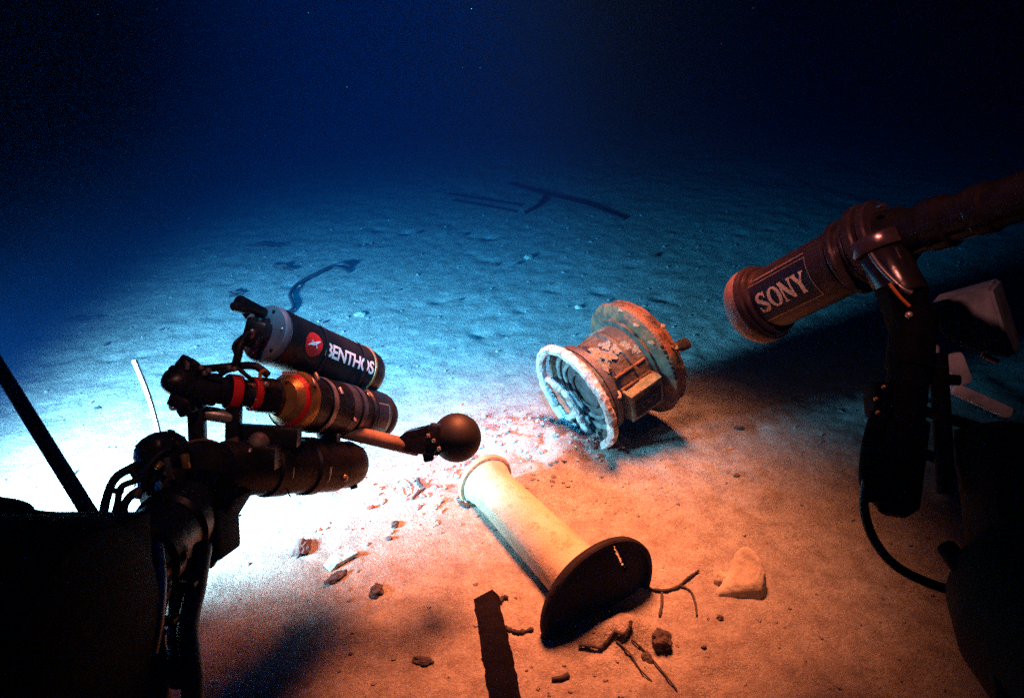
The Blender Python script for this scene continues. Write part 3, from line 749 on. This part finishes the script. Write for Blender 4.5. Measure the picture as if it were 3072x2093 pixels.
tag(pol, "dark blue-black pole slanting across the bright seabed at left edge", "pole")
rod = make("whip_rod", T([C(404, 1082, 2.20), C(440, 1170, 2.18), C(462, 1240, 2.16), C(492, 1350, 2.14), G(535, 1480, -.03)], .0078, r_end=.0065), 'whiterod', None, base=G(535, 1480))
tag(rod, "thin pale rod sticking up behind the arm's knob", "rod")

# ------------------------------------------------------------------ video camera housing at right
S_F, S_B = C(2290, 908, 1.75), C(2650, 722, 1.49)
sa_ = (S_F - S_B).normalized(); SL = (S_F - S_B).length   # towards the lens
son = thing("video_camera", "cylindrical underwater video camera with SONY label pointing down at the telegraph", "video camera", S_B)
def T_(x): return SL - x
bm = bmesh.new(); lathe(bm, S_B, sa_, [(.0, .055), (.0, .068), (SL * .28, .070), (SL * .285, .073), (SL * .92, .073), (SL * .93, .078), (SL * .94, .080)], 64)
make("body", bm, 'sonybody', son)
bm = bmesh.new(); lathe(bm, S_B, sa_, [(SL * .925, .078), (SL * .93, .084), (SL * .945, .086), (SL * .95, .083), (SL * .965, .084), (SL * .97, .091), (SL * .99, .094), (SL * 1.01, .0945), (SL * 1.015, .085)], 64)
make("lens_ring", bm, 'sonybody', son)
bm = bmesh.new(); lathe(bm, S_B, sa_, [(SL * 1.0, .0925), (SL * 1.06, .0935)] + [(SL * 1.06 + .058 * math.sin(rad(t)), .0935 * math.cos(rad(t))) for t in range(0, 90, 8)] + [(SL * 1.06 + .0581, .002)], 64)
make("dome_port", bm, 'dome', son)
for (t, r, wd) in ((.20, .084, .018), (.12, .080, .012), (.03, .092, .024), (-.05, .086, .02)):
    bm = bmesh.new(); lathe(bm, S_B, sa_, [(SL * t, .06), (SL * t, r - .004), (SL * t + .004, r), (SL * t + wd - .004, r), (SL * t + wd, r - .004), (SL * t + wd, .06)], 56)
    make("collar", bm, 'sonybody', son)
make("collar_bolt", ibox(2640, 618, 1.42, 16, 14, .02), 'sonybody', son)
bm = bmesh.new(); rh = C(3080, 585, 1.24) - S_B
lathe(bm, S_B, rh, [(0, .06), (.01, .060), (.05, .056), (.055, .046), (.10, .046), (.105, .051), (.14, .051), (.145, .043), (.19, .043), (.195, .047), (.22, .047), (.225, .042), (1.3, .042), (1.31, .035)], 48)
make("rear_housing", bm, 'rearblack', son)
# label
vS = (EYE - (S_F + S_B) / 2).normalized(); ta = -sa_; es = (vS - ta * vS.dot(ta)).normalized()
OL = S_F
l0, l1 = SL * .075, SL * .575; h0, h1 = -.044, .050; RLb = .0735
lab = wrap_poly_mesh("label", grid_rect(l0, l1, h0, h1, 20), OL, ta, es, RLb + .001, 'navy', son, cuts=False)
b_ = .0022
wrap_poly_mesh("label_border", grid_rect(l0 - b_, l1 + b_, h1, h1 + b_, 1) + grid_rect(l0 - b_, l1 + b_, h0 - b_, h0, 1) + grid_rect(l0 - b_, l0, h0, h1, 20) + grid_rect(l1, l1 + b_, h0, h1, 20), OL, ta, es, RLb + .0013, 'steel', lab, cuts=False)
def arc(cx, cy, rx, ry, a0, a1, n=16):
    return [(cx + rx * math.cos(rad(a0 + (a1 - a0) * k / n)), cy + ry * math.sin(rad(a0 + (a1 - a0) * k / n))) for k in range(n + 1)]
def sony(x0, y0, W, Hh):
    # four slab-serif capitals drawn as strokes in a W x Hh box
    P = []; u = W / 4.25; st = Hh * .20; th = Hh * .085
    def S(pts, w):
        if len(pts) == 2:
            (xa, ya), (xb, yb) = pts; pts = [(xa + (xb - xa) * k / 12, ya + (yb - ya) * k / 12) for k in range(13)]
        P.extend(stroke([(x0 + x, y0 + y) for x, y in pts], w))
    cx = u * .45
    spine = arc(cx, Hh * .73, u * .30, Hh * .21, 30, 200, 12) + arc(cx, Hh * .27, u * .32, Hh * .21, 20, -150, 14)
    S(spine, lambda q: th + (st - th) * math.sin(math.pi * q) ** 1.2)
    S([(cx + u * .30, Hh * .98), (cx + u * .30, Hh * .68)], th); S([(cx - u * .33, Hh * .32), (cx - u * .33, Hh * .02)], th)
    cx = u * 1.52
    S(arc(cx, Hh * .5, u * .40, Hh * .44, 0, 360, 36), lambda q: th + (st - th) * abs(math.cos(2 * math.pi * q)))
    xl, xr = u * 2.22, u * 2.98
    S([(xl, Hh * .04), (xl, Hh * .96)], th * 1.2); S([(xr, Hh * .96), (xr, Hh * .04)], th * 1.2); S([(xl, Hh * .95), (xr, Hh * .06)], st)
    S([(xl - u * .14, th / 2), (xl + u * .16, th / 2)], th); S([(xl - u * .16, Hh - th / 2), (xl + u * .12, Hh - th / 2)], th); S([(xr - u * .16, Hh - th / 2), (xr + u * .14, Hh - th / 2)], th)
    cx = u * 3.72
    S([(cx, 0.02 * Hh), (cx, Hh * .48)], st); S([(cx, Hh * .46), (cx - u * .34, Hh * .95)], st * .9); S([(cx, Hh * .46), (cx + u * .34, Hh * .95)], th * 1.2)
    S([(cx - u * .18, th / 2), (cx + u * .18, th / 2)], th); S([(cx - u * .52, Hh - th / 2), (cx - u * .14, Hh - th / 2)], th); S([(cx + u * .16, Hh - th / 2), (cx + u * .52, Hh - th / 2)], th)
    return P
polys = sony(l0 + .014, -.023, (l1 - l0) * .86, .048)
bm = bmesh.new()
for i, poly in enumerate(polys):
    vs = []
    for p in poly:
        v = bm.verts.new(wrap_pts(OL, ta, es, RLb + .0018 + (i % 7) * .00006, p[0], p[1])); vs.append(v)
    try: bm.faces.new(vs)
    except Exception: pass
make("label_letters", bm, 'letters', lab, smooth=False)
# top edge strip
wrap_poly_mesh("top_strip", grid_rect(l0 + .02, l1, .060, .064, 1), OL, ta, es, RLb + .003, 'steel', son, cuts=False)
# mount and pan unit
mnt = thing("camera_mount", "dark pan-and-tilt bracket and post holding the video camera", "mount", C(2700, 1250, 1.38))
make("pan_unit", cyl(C(2640, 760, 1.46), C(2725, 900, 1.40), .048, .042), 'rearblack', mnt)
make("pan_bearing", cyl(C(2625, 720, 1.47), C(2645, 765, 1.46), .060, .060), 'sonybody', mnt)
make("pan_strap", T([C(2600, 740, 1.44), C(2640, 800, 1.41), C(2700, 860, 1.38), C(2735, 880, 1.37)], .006), 'greymetal', mnt)
make("tilt_plate", ibox(2720, 930, 1.40, 120, 180, .05, .35, .01), 'hull', mnt)
make("tilt_edge", T([C(2668, 850, 1.36), C(2700, 890, 1.355), C(2728, 918, 1.355)], .003, seg=6), 'orange', mnt)
make("tilt_bolt", ball(C(2727, 945, 1.36), .007, 2), 'steel', mnt)
bm = bmesh.new(); pa, pb = C(2745, 930, 1.40), C(2680, 1545, 1.30); L = (pb - pa).length
lathe(bm, pa, pb - pa, [(0, .03), (.02, .040), (L * .3, .042), (L * .31, .036), (L * .55, .036), (L * .56, .044), (L * .95, .040), (L, .02)], 36)
make("post", bm, 'hull', mnt)
make("grip_block", ibox(2635, 1200, 1.34, 60, 110, .05, .1, .008), 'hull', mnt)
for (px, py) in ((2628, 1196), (2634, 1236), (2652, 1160)):
    make("grip_bolt", ball(C(px, py, 1.305), .0042, 2), 'gold', mnt)
make("finger", T([C(2640, 1240, 1.33), C(2612, 1330, 1.32), C(2600, 1430, 1.31), C(2612, 1500, 1.31)], .017, r_end=.012), 'hull', mnt)
make("finger", T([C(2680, 1260, 1.33), C(2652, 1340, 1.31), C(2645, 1450, 1.30), C(2655, 1530, 1.30)], .014, r_end=.012), 'hull', mnt)
for (a_, b__) in (((2720, 1135), (2880, 1140)), ((2700, 1210), (2960, 1290)), ((2690, 1330), (2850, 1390))):
    make("cross_bar", cyl(C(*a_, 1.38), C(*b__, 1.36), .010), 'hull', mnt)
make("upright_bar", cyl(C(2815, 1060, 1.37), C(2838, 1480, 1.34), .016), 'hull', mnt)
hz = make("loose_hose", T([C(2600, 1440, 1.30), C(2592, 1520, 1.30), C(2618, 1610, 1.30), C(2680, 1690, 1.28), C(2780, 1745, 1.26), C(2920, 1790, 1.24)], .0085, n=10), 'rubber', None, base=C(2600, 1440, 1.30))
tag(hz, "black hose curving down from the gripper at right", "hose")
bxw = thing("instrument_box", "white instrument box with rounded frame pieces behind the dark post at right", "box", C(2900, 980, 1.6))
bm = bmesh.new()
cor = [(2782, 915), (2975, 862), (3040, 1075), (2935, 1060), (2826, 1012)]
fr = [bm.verts.new(C(x, y, 1.62)) for x, y in cor]; bk = [bm.verts.new(C(x + 26, y - 30, 1.85)) for x, y in cor]
bm.faces.new(fr); bm.faces.new(list(reversed(bk)))
for i in range(len(cor)): bm.faces.new((fr[i], bk[i], bk[(i + 1) % len(cor)], fr[(i + 1) % len(cor)]))
bmesh.ops.bevel(bm, geom=list(bm.edges), offset=.008, segments=2, affect='EDGES')
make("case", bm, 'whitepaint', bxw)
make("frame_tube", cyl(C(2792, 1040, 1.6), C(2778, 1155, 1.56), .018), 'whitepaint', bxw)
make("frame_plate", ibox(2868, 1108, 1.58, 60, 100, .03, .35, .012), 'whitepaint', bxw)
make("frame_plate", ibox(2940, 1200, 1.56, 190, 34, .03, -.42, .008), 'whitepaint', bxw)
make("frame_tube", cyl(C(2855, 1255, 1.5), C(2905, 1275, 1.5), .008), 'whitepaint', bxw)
make("red_latch", cyl(C(2945, 1062, 1.58), C(2995, 1085, 1.57), .006), 'redstone', bxw)

stb = thing("corner_shade_filler", "black body added to deepen the darkness of the lower right corner", "submersible", C(2980, 1800, 1.1))
bm = bmesh.new(); S0, S1 = C(3000, 1640, 1.24), C(3500, 2150, .95); L = (S1 - S0).length  # black shapes added where the sediment only fades into darkness
lathe(bm, S0, S1 - S0, [(0, .03), (.02, .09), (.06, .13), (.14, .16), (L, .17)], 40)
make("hull", bm, 'hull', stb)
make("rail", T([C(2840, 1640, 1.2), C(2900, 1730, 1.15), C(2980, 1900, 1.08), C(3030, 2150, 1.0)], .016), 'hull', stb)
make("fairing", ibox(3020, 1480, 1.3, 200, 420, .12, .12, .03), 'hull', stb)
# ------------------------------------------------------------------ dark flat bar at the bottom edge
bm = bmesh.new()
top_c, bot_c = C(1458, 1792, 1.72), C(1545, 2250, 1.42)
a = bot_c - top_c; L = a.length; a, e0, e1 = frame(a, RT)
e0, e1 = (e0 * math.cos(.5) + e1 * math.sin(.5)), (e1 * math.cos(.5) - e0 * math.sin(.5))
for i in range(0, 13):
    t = L * i / 12; hw = .026 + .006 * i / 12
    jag = random.Random(i).uniform(-.0012, .0012)
    for (sx, sy) in ((-1, -1), (1, -1), (1, 1), (-1, 1)):
        bm.verts.new(top_c + a * t + e0 * (sx * hw + jag) + e1 * (sy * .016))
bm.verts.ensure_lookup_table()
for i in range(12):
    for k in range(4):
        q = i * 4; bm.faces.new((bm.verts[q + k], bm.verts[q + (k + 1) % 4], bm.verts[q + 4 + (k + 1) % 4], bm.verts[q + 4 + k]))
bm.faces.new([bm.verts[i] for i in range(4)]); bm.faces.new([bm.verts[48 + i] for i in range(4)])
o = make("flat_bar", roughen(bm, .004, 30, 3, 3), 'darkiron', None, base=top_c); tag(o, "dark rusty flat bar slanting up from the bottom edge", "bar")

# ------------------------------------------------------------------ debris on the seabed
def lie(name, px, py, s, scale, material, label, cat, group=None, rough=.5, seed=1, sub=3, freq=3.5, sink=.25, smooth=False):
    g = G(px, py)
    s = s * .8; bm = ball((0, 0, 0), s, sub, scale, rough, seed, freq)
    rot = Matrix.Rotation(random.Random(seed).uniform(0, 6.28), 3, 'Z')
    for v in bm.verts: v.co = rot @ v.co + g + V((0, 0, s * scale[2] * (1 - 2 * sink)))
    o = make(name, bm, material, None, smooth=smooth, base=g); tag(o, label, cat, group); return o
lie("stone", 905, 1645, .040, (1.3, .8, .45), 'stone', "flat brown stone left of the others, nearest the robot arm", "stone", seed=3)
lie("stone", 1130, 1778, .032, (1, .8, .6), 'darkstone', "rounded dark brown stone between the arm and the flat bar", "stone", seed=4)
lie("stone", 1005, 1735, .030, (1.5, .6, .4), 'darkstone', "dark lump tucked under the green flake", "stone", seed=5)
lie("stone", 1983, 1928, .040, (1, .85, .8), 'darkstone', "largest black rounded stone below the column's base disc", "stone", seed=6, rough=.35)
lie("stone", 1940, 1975, .022, (1.2, .8, .6), 'darkstone', "small black stone below the largest black rounded stone", "stone", seed=7)
lie("stone", 1185, 1575, .016, (1.3, .9, .7), 'darkstone', "upper of the two small dark pebbles left of the column", "pebble", seed=8)
lie("stone", 1168, 1616, .012, (1.2, .8, .7), 'stone', "lower of the two small dark pebbles left of the column", "pebble", seed=9)
lie("red_fragment", 1112, 1523, .013, (1.4, .8, .6), 'redstone', "small red-brown fragment on bright sediment below the robot forearm", "fragment", seed=10, rough=.2)
lie("pale_pebble", 945, 1590, .018, (1.4, .8, .4), 'palestone', "pale pebble above the flat brown stone", "pebble", seed=11)
lie("stone", 1270, 1985, .022, (1.6, .7, .5), 'darkstone', "dark stone in the shade left of the flat bar", "stone", seed=12)
lie("stone", 2160, 1855, .012, (1, .9, .7), 'darkstone', "single dark pebble below the pale sack-like lump", "pebble", seed=13)
lie("stone", 2210, 1427, .013, (1.4, .8, .6), 'stone', "single brown pebble on dim sand right of the telegraph head", "pebble", seed=14)
lie("stone", 2218, 1285, .016, (1.6, .7, .6), 'darkstone', "dark stone in the shadow under the video camera", "stone", seed=15)
lie("pale_pebble", 1735, 925, .020, (1.3, .9, .7), 'palestone', "pale pebble on blue seabed left of the flange", "pebble", seed=16)
lie("pale_pebble", 1080, 945, .030, (1.4, .9, .4), 'palestone', "pale blotch-like stone right of the seabed hose", "pebble", seed=17)
lie("stone", 975, 968, .016, (1.4, .7, .6), 'darkstone', "dark pebble just above the lettered cylinder", "pebble", seed=18)
lie("pale_pebble", 1585, 775, .035, (1.2, .9, .5), 'palestone', "far pale pebble near the middle of the blue seabed", "pebble", seed=19)
for k, (px, py, s, txt) in enumerate(((1485, 797, .026, "larger of two dark pebbles near the far pale pebble"), (1555, 792, .022, "dark pebble just left of the far pale pebble"), (1200, 870, .014, "tiny dark pebble on blue seabed midway between hose and telegraph"), (1255, 700, .022, "dark pebble high on the blue seabed below the far poles' left end"), (1380, 900, .014, "tiny dark pebble left of the telegraph head on blue seabed"), (1960, 770, .03, "dark pebble on dim blue seabed above the telegraph's shadow"), (1395, 705, .022, "dark pebble in the middle below the far poles"), (320, 1035, .016, "tiny dark pebble below the far left smear of debris"), (485, 990, .015, "tiny dark pebble between the left smear and the lettered cylinder"), (225, 1420, .016, "dark pebble on bright sediment right of the slanting pole"), (290, 1225, .014, "dark pebble on pale sediment left of the thin rod"))):
    lie("pebble", px, py, s, (1.4, .8, .5), 'darkstone', txt, "pebble", "dark pebbles scattered on the blue seabed", seed=30 + k, sub=2)
# green flake
g = G(1012, 1690)
bm = bmesh.new(); outl = [(-.05, -.015), (-.02, -.04), (.005, -.02), (.04, .01), (.075, .03), (.04, .04), (-.005, .035), (-.03, .03)]
f0 = [bm.verts.new(g + V((x * .8, y * .9, .012 + .18 * y + .10 * x + .006 * random.Random(i).uniform(-1, 1)))) for i, (x, y) in enumerate(outl)]
f1 = [bm.verts.new(v.co + V((.003, 0, -.009))) for v in f0]
bm.faces.new(f0); bm.faces.new(list(reversed(f1)))
for i in range(8): bm.faces.new((f0[i], f1[i], f1[(i + 1) % 8], f0[(i + 1) % 8]))
bmesh.ops.triangulate(bm, faces=[f for f in bm.faces if len(f.verts) > 4])
tag(make("green_flake", bm, 'green', None, smooth=False, base=g), "thin pointed green flake of corroded metal on the sediment", "flake")
# pale sack-like lump with small round stone
g = G(2230, 1770)
lump = thing("pale_lump", "pale crumpled block lying alone on orange sediment at lower right", "block", g)
bm = bmesh.new()
cs = [(-.11, -.03, 0), (.06, -.045, 0), (.085, .02, 0), (.05, .09, 0), (-.01, .10, 0), (-.05, .06, 0)]
ct = [(-.085, -.020, .022), (.040, -.030, .050), (.060, .02, .085), (.034, .075, .118), (-.012, .08, .110), (-.03, .045, .060)]
b0 = [bm.verts.new(g + V((x, y, z - .02))) for x, y, z in cs]; b1 = [bm.verts.new(g + V((x, y, z))) for x, y, z in ct]
bm.faces.new(list(reversed(b0))); cc = bm.verts.new(g + V((.012, .03, .066)))
for i in range(6):
    bm.faces.new((b0[i], b0[(i + 1) % 6], b1[(i + 1) % 6], b1[i])); bm.faces.new((b1[i], b1[(i + 1) % 6], cc))
bmesh.ops.bevel(bm, geom=list(bm.edges), offset=.009, segments=3, affect='EDGES')
bmesh.ops.triangulate(bm, faces=bm.faces)
for _ in range(3): bmesh.ops.subdivide_edges(bm, edges=[e for e in bm.edges if e.calc_length() > .012], cuts=1)
bmesh.ops.triangulate(bm, faces=bm.faces)
for _ in range(4): bmesh.ops.smooth_vert(bm, verts=bm.verts, factor=.5, use_axis_x=True, use_axis_y=True, use_axis_z=True)
roughen(bm, .004, 26, 5)
make("block", bm, 'palestone', lump, smooth=True)
lie("round_stone", 2165, 1745, .034, (1, .9, .9), 'palestone', "small rounded tan stone leaning against the pale block", "stone", seed=21, rough=.3, smooth=True)
# twisted root and wires
def gt(pts, r, lift=.004, **k):
    return T([G(x, y, lift + r * .6) for x, y in pts], r, **k)
def strand(name, pts, r, material, label, cat, group=None, lift=.003, **k):
    g0 = G(*pts[0]); o = make(name, gt(pts, r, lift, **k), material, None, base=g0); tag(o, label, cat, group); return o
strand("twisted_twig", [(1735, 1942), (1770, 1940), (1800, 1945), (1822, 1910), (1845, 1890), (1870, 1900), (1888, 1888), (1892, 1872)], .0048, 'wood', "black twisted twig below the base disc", "twig", lift=.008, wob=.25, seed=4, r_end=.005)
strand("wire", [(1850, 1905), (1890, 1955), (1920, 2010), (1955, 2045)], .0022, 'wood', "left of two thin dark wires under the black twig", "wire")
strand("wire", [(1895, 1915), (1940, 1960), (1990, 2020), (2030, 2070)], .0022, 'wood', "right of two thin dark wires under the black twig", "wire")
strand("twig_fragment", [(1655, 2040), (1685, 2036), (1705, 2028)], .005, 'wood', "short dark twig right of the flat bar near the bottom edge", "twig", r_end=.008)
strand("root_tangle", [(1945, 1770), (1990, 1775), (2030, 1765), (2060, 1740), (2095, 1715)], .0045, 'wood', "upper branch of the dark tangle right of the base disc", "root", "dark tangle of roots beside the base disc", lift=.004, wob=.35, seed=2, r_end=.004)
strand("root_tangle", [(2040, 1760), (2070, 1775), (2085, 1810), (2090, 1850)], .003, 'wood', "curled right branch of the dark tangle beside the base disc", "root", "dark tangle of roots beside the base disc", lift=.004, wob=.3, seed=3, r_end=.003)
strand("root_tangle", [(1985, 1780), (1985, 1815), (1978, 1850)], .004, 'wood', "short lower branch of the dark tangle beside the base disc", "root", "dark tangle of roots beside the base disc", lift=.003, wob=.3, seed=9, r_end=.004)
strand("twig_fragment", [(1500, 1810), (1510, 1795), (1525, 1797)], .006, 'wood', "small curled dark shred touching the top of the flat bar", "twig", wob=.3)
strand("twig_fragment", [(1515, 1885), (1535, 1895), (1560, 1900), (1600, 1890)], .006, 'wood', "dark twig between the flat bar and the base disc", "twig", wob=.4)
strand("twig_fragment", [(1235, 1500), (1260, 1475), (1275, 1465)], .0055, 'stone', "brown stick below the black ball among pale scraps", "twig", wob=.2)
strand("twig_fragment", [(1253, 1440), (1258, 1455), (1270, 1466)], .0065, 'wood', "small dark scrap above the brown stick", "twig", wob=.4)
strand("wire_coil", [(1190, 1450), (1205, 1440), (1225, 1452), (1232, 1475), (1218, 1490), (1203, 1478), (1210, 1462), (1228, 1470)], .0022, 'green', "thin pale wire coil on bright sediment below the black ball", "wire")
strand("twig_fragment", [(1380, 1510), (1398, 1522), (1410, 1520)], .006, 'wood', "dark scrap beside the column's far rim", "twig", wob=.3)
strand("seabed_hose", [(862, 950), (882, 930), (874, 905), (872, 890), (890, 865), (925, 842), (965, 822), (1000, 806), (1030, 800), (1052, 806)], .011, 'hose', "dark hose snaking across the blue seabed behind the lettered cylinder", "hose", lift=.012, n=10, wob=.05)
strand("seabed_hose", [(1000, 806), (1030, 812), (1046, 822)], .009, 'hose', "short dark end piece by the far end of the seabed hose", "hose", lift=.008)
strand("far_pole", [(1335, 588), (1440, 604), (1560, 622)], .009, 'hose', "lower left long pole of the far wreckage on dark blue seabed", "pole", lift=.005, wob=.1)
strand("far_pole", [(1350, 606), (1450, 622), (1545, 640)], .006, 'hose', "thin pole lying just below the lower left far pole", "pole", lift=.005, wob=.1)
strand("far_pole", [(1520, 556), (1640, 592), (1760, 622), (1870, 662)], .011, 'hose', "long pole running right in the far wreckage", "pole", lift=.005, wob=.1)
strand("far_pole", [(1635, 590), (1615, 620), (1570, 645)], .016, 'hose', "short crosspiece joining the far poles", "pole", lift=.005, wob=.3)
for k, (px, py, s, sc3, txt) in enumerate(((240, 960, .06, (.5, 2.4, .3), "upright dark smear of debris on the far left seabed"), (805, 738, .07, (2.2, .6, .3), "dark flat debris highest on the left half of the seabed"), (852, 806, .055, (1.8, .6, .4), "dark debris scrap left of the hose's far end"), (708, 882, .04, (1.4, 1.2, .4), "dark debris scrap left of the lettered cylinder's top"))):
    lie("debris_scrap", px, py, s, sc3, 'darkstone', txt, "debris", seed=60 + k, rough=.9, sink=.42)

# ------------------------------------------------------------------ drifting particles
bmp = bmesh.new(); pr_ = random.Random(77)
for _ in range(55):
    d_ = pr_.uniform(1.2, 6.0); p_ = C(pr_.uniform(-200, 3300), pr_.uniform(-100, 1500), d_)
    if p_.z < .1: continue
    mm = Matrix.Translation(p_) @ Matrix.Rotation(pr_.uniform(0, 6), 4, 'X')
    bmesh.ops.create_icosphere(bmp, subdivisions=1, radius=pr_.uniform(.0006, .0016), matrix=mm)
o = make("marine_snow", bmp, 'palerod', None); o["kind"] = "stuff"; o["label"] = "tiny pale particles drifting in the dark water"
# ------------------------------------------------------------------ sea water
bm = bmesh.new(); bmesh.ops.create_cube(bm, size=1.0)
for v in bm.verts: v.co = V((v.co.x * 170, v.co.y * 240 + 60, v.co.z * 6.0 + 1.8))
M['water'] = bpy.data.materials.new("sea_water"); mw = M['water']; mw.use_nodes = True
nt = mw.node_tree; nt.nodes.clear()
ou = nt.nodes.new("ShaderNodeOutputMaterial"); pv = nt.nodes.new("ShaderNodeVolumePrincipled")
nt.links.new(pv.outputs[0], ou.inputs["Volume"])
DENS = 0.5
SIG_S = (.0003, .003, .011); SIG_A = (.485, .20, .115)
pv.inputs["Density"].default_value = DENS
cs_ = [s / DENS for s in SIG_S]
pv.inputs["Color"].default_value = (*cs_, 1)
pv.inputs["Absorption Color"].default_value = (*[(1 - a_ / DENS / (1 - c_)) ** 2 for a_, c_ in zip(SIG_A, cs_)], 1)
pv.inputs["Anisotropy"].default_value = .3
hz = make("haze", bm, 'water', None, smooth=False); hz["kind"] = "stuff"; hz["label"] = "clear deep blue sea water swallowing red light"
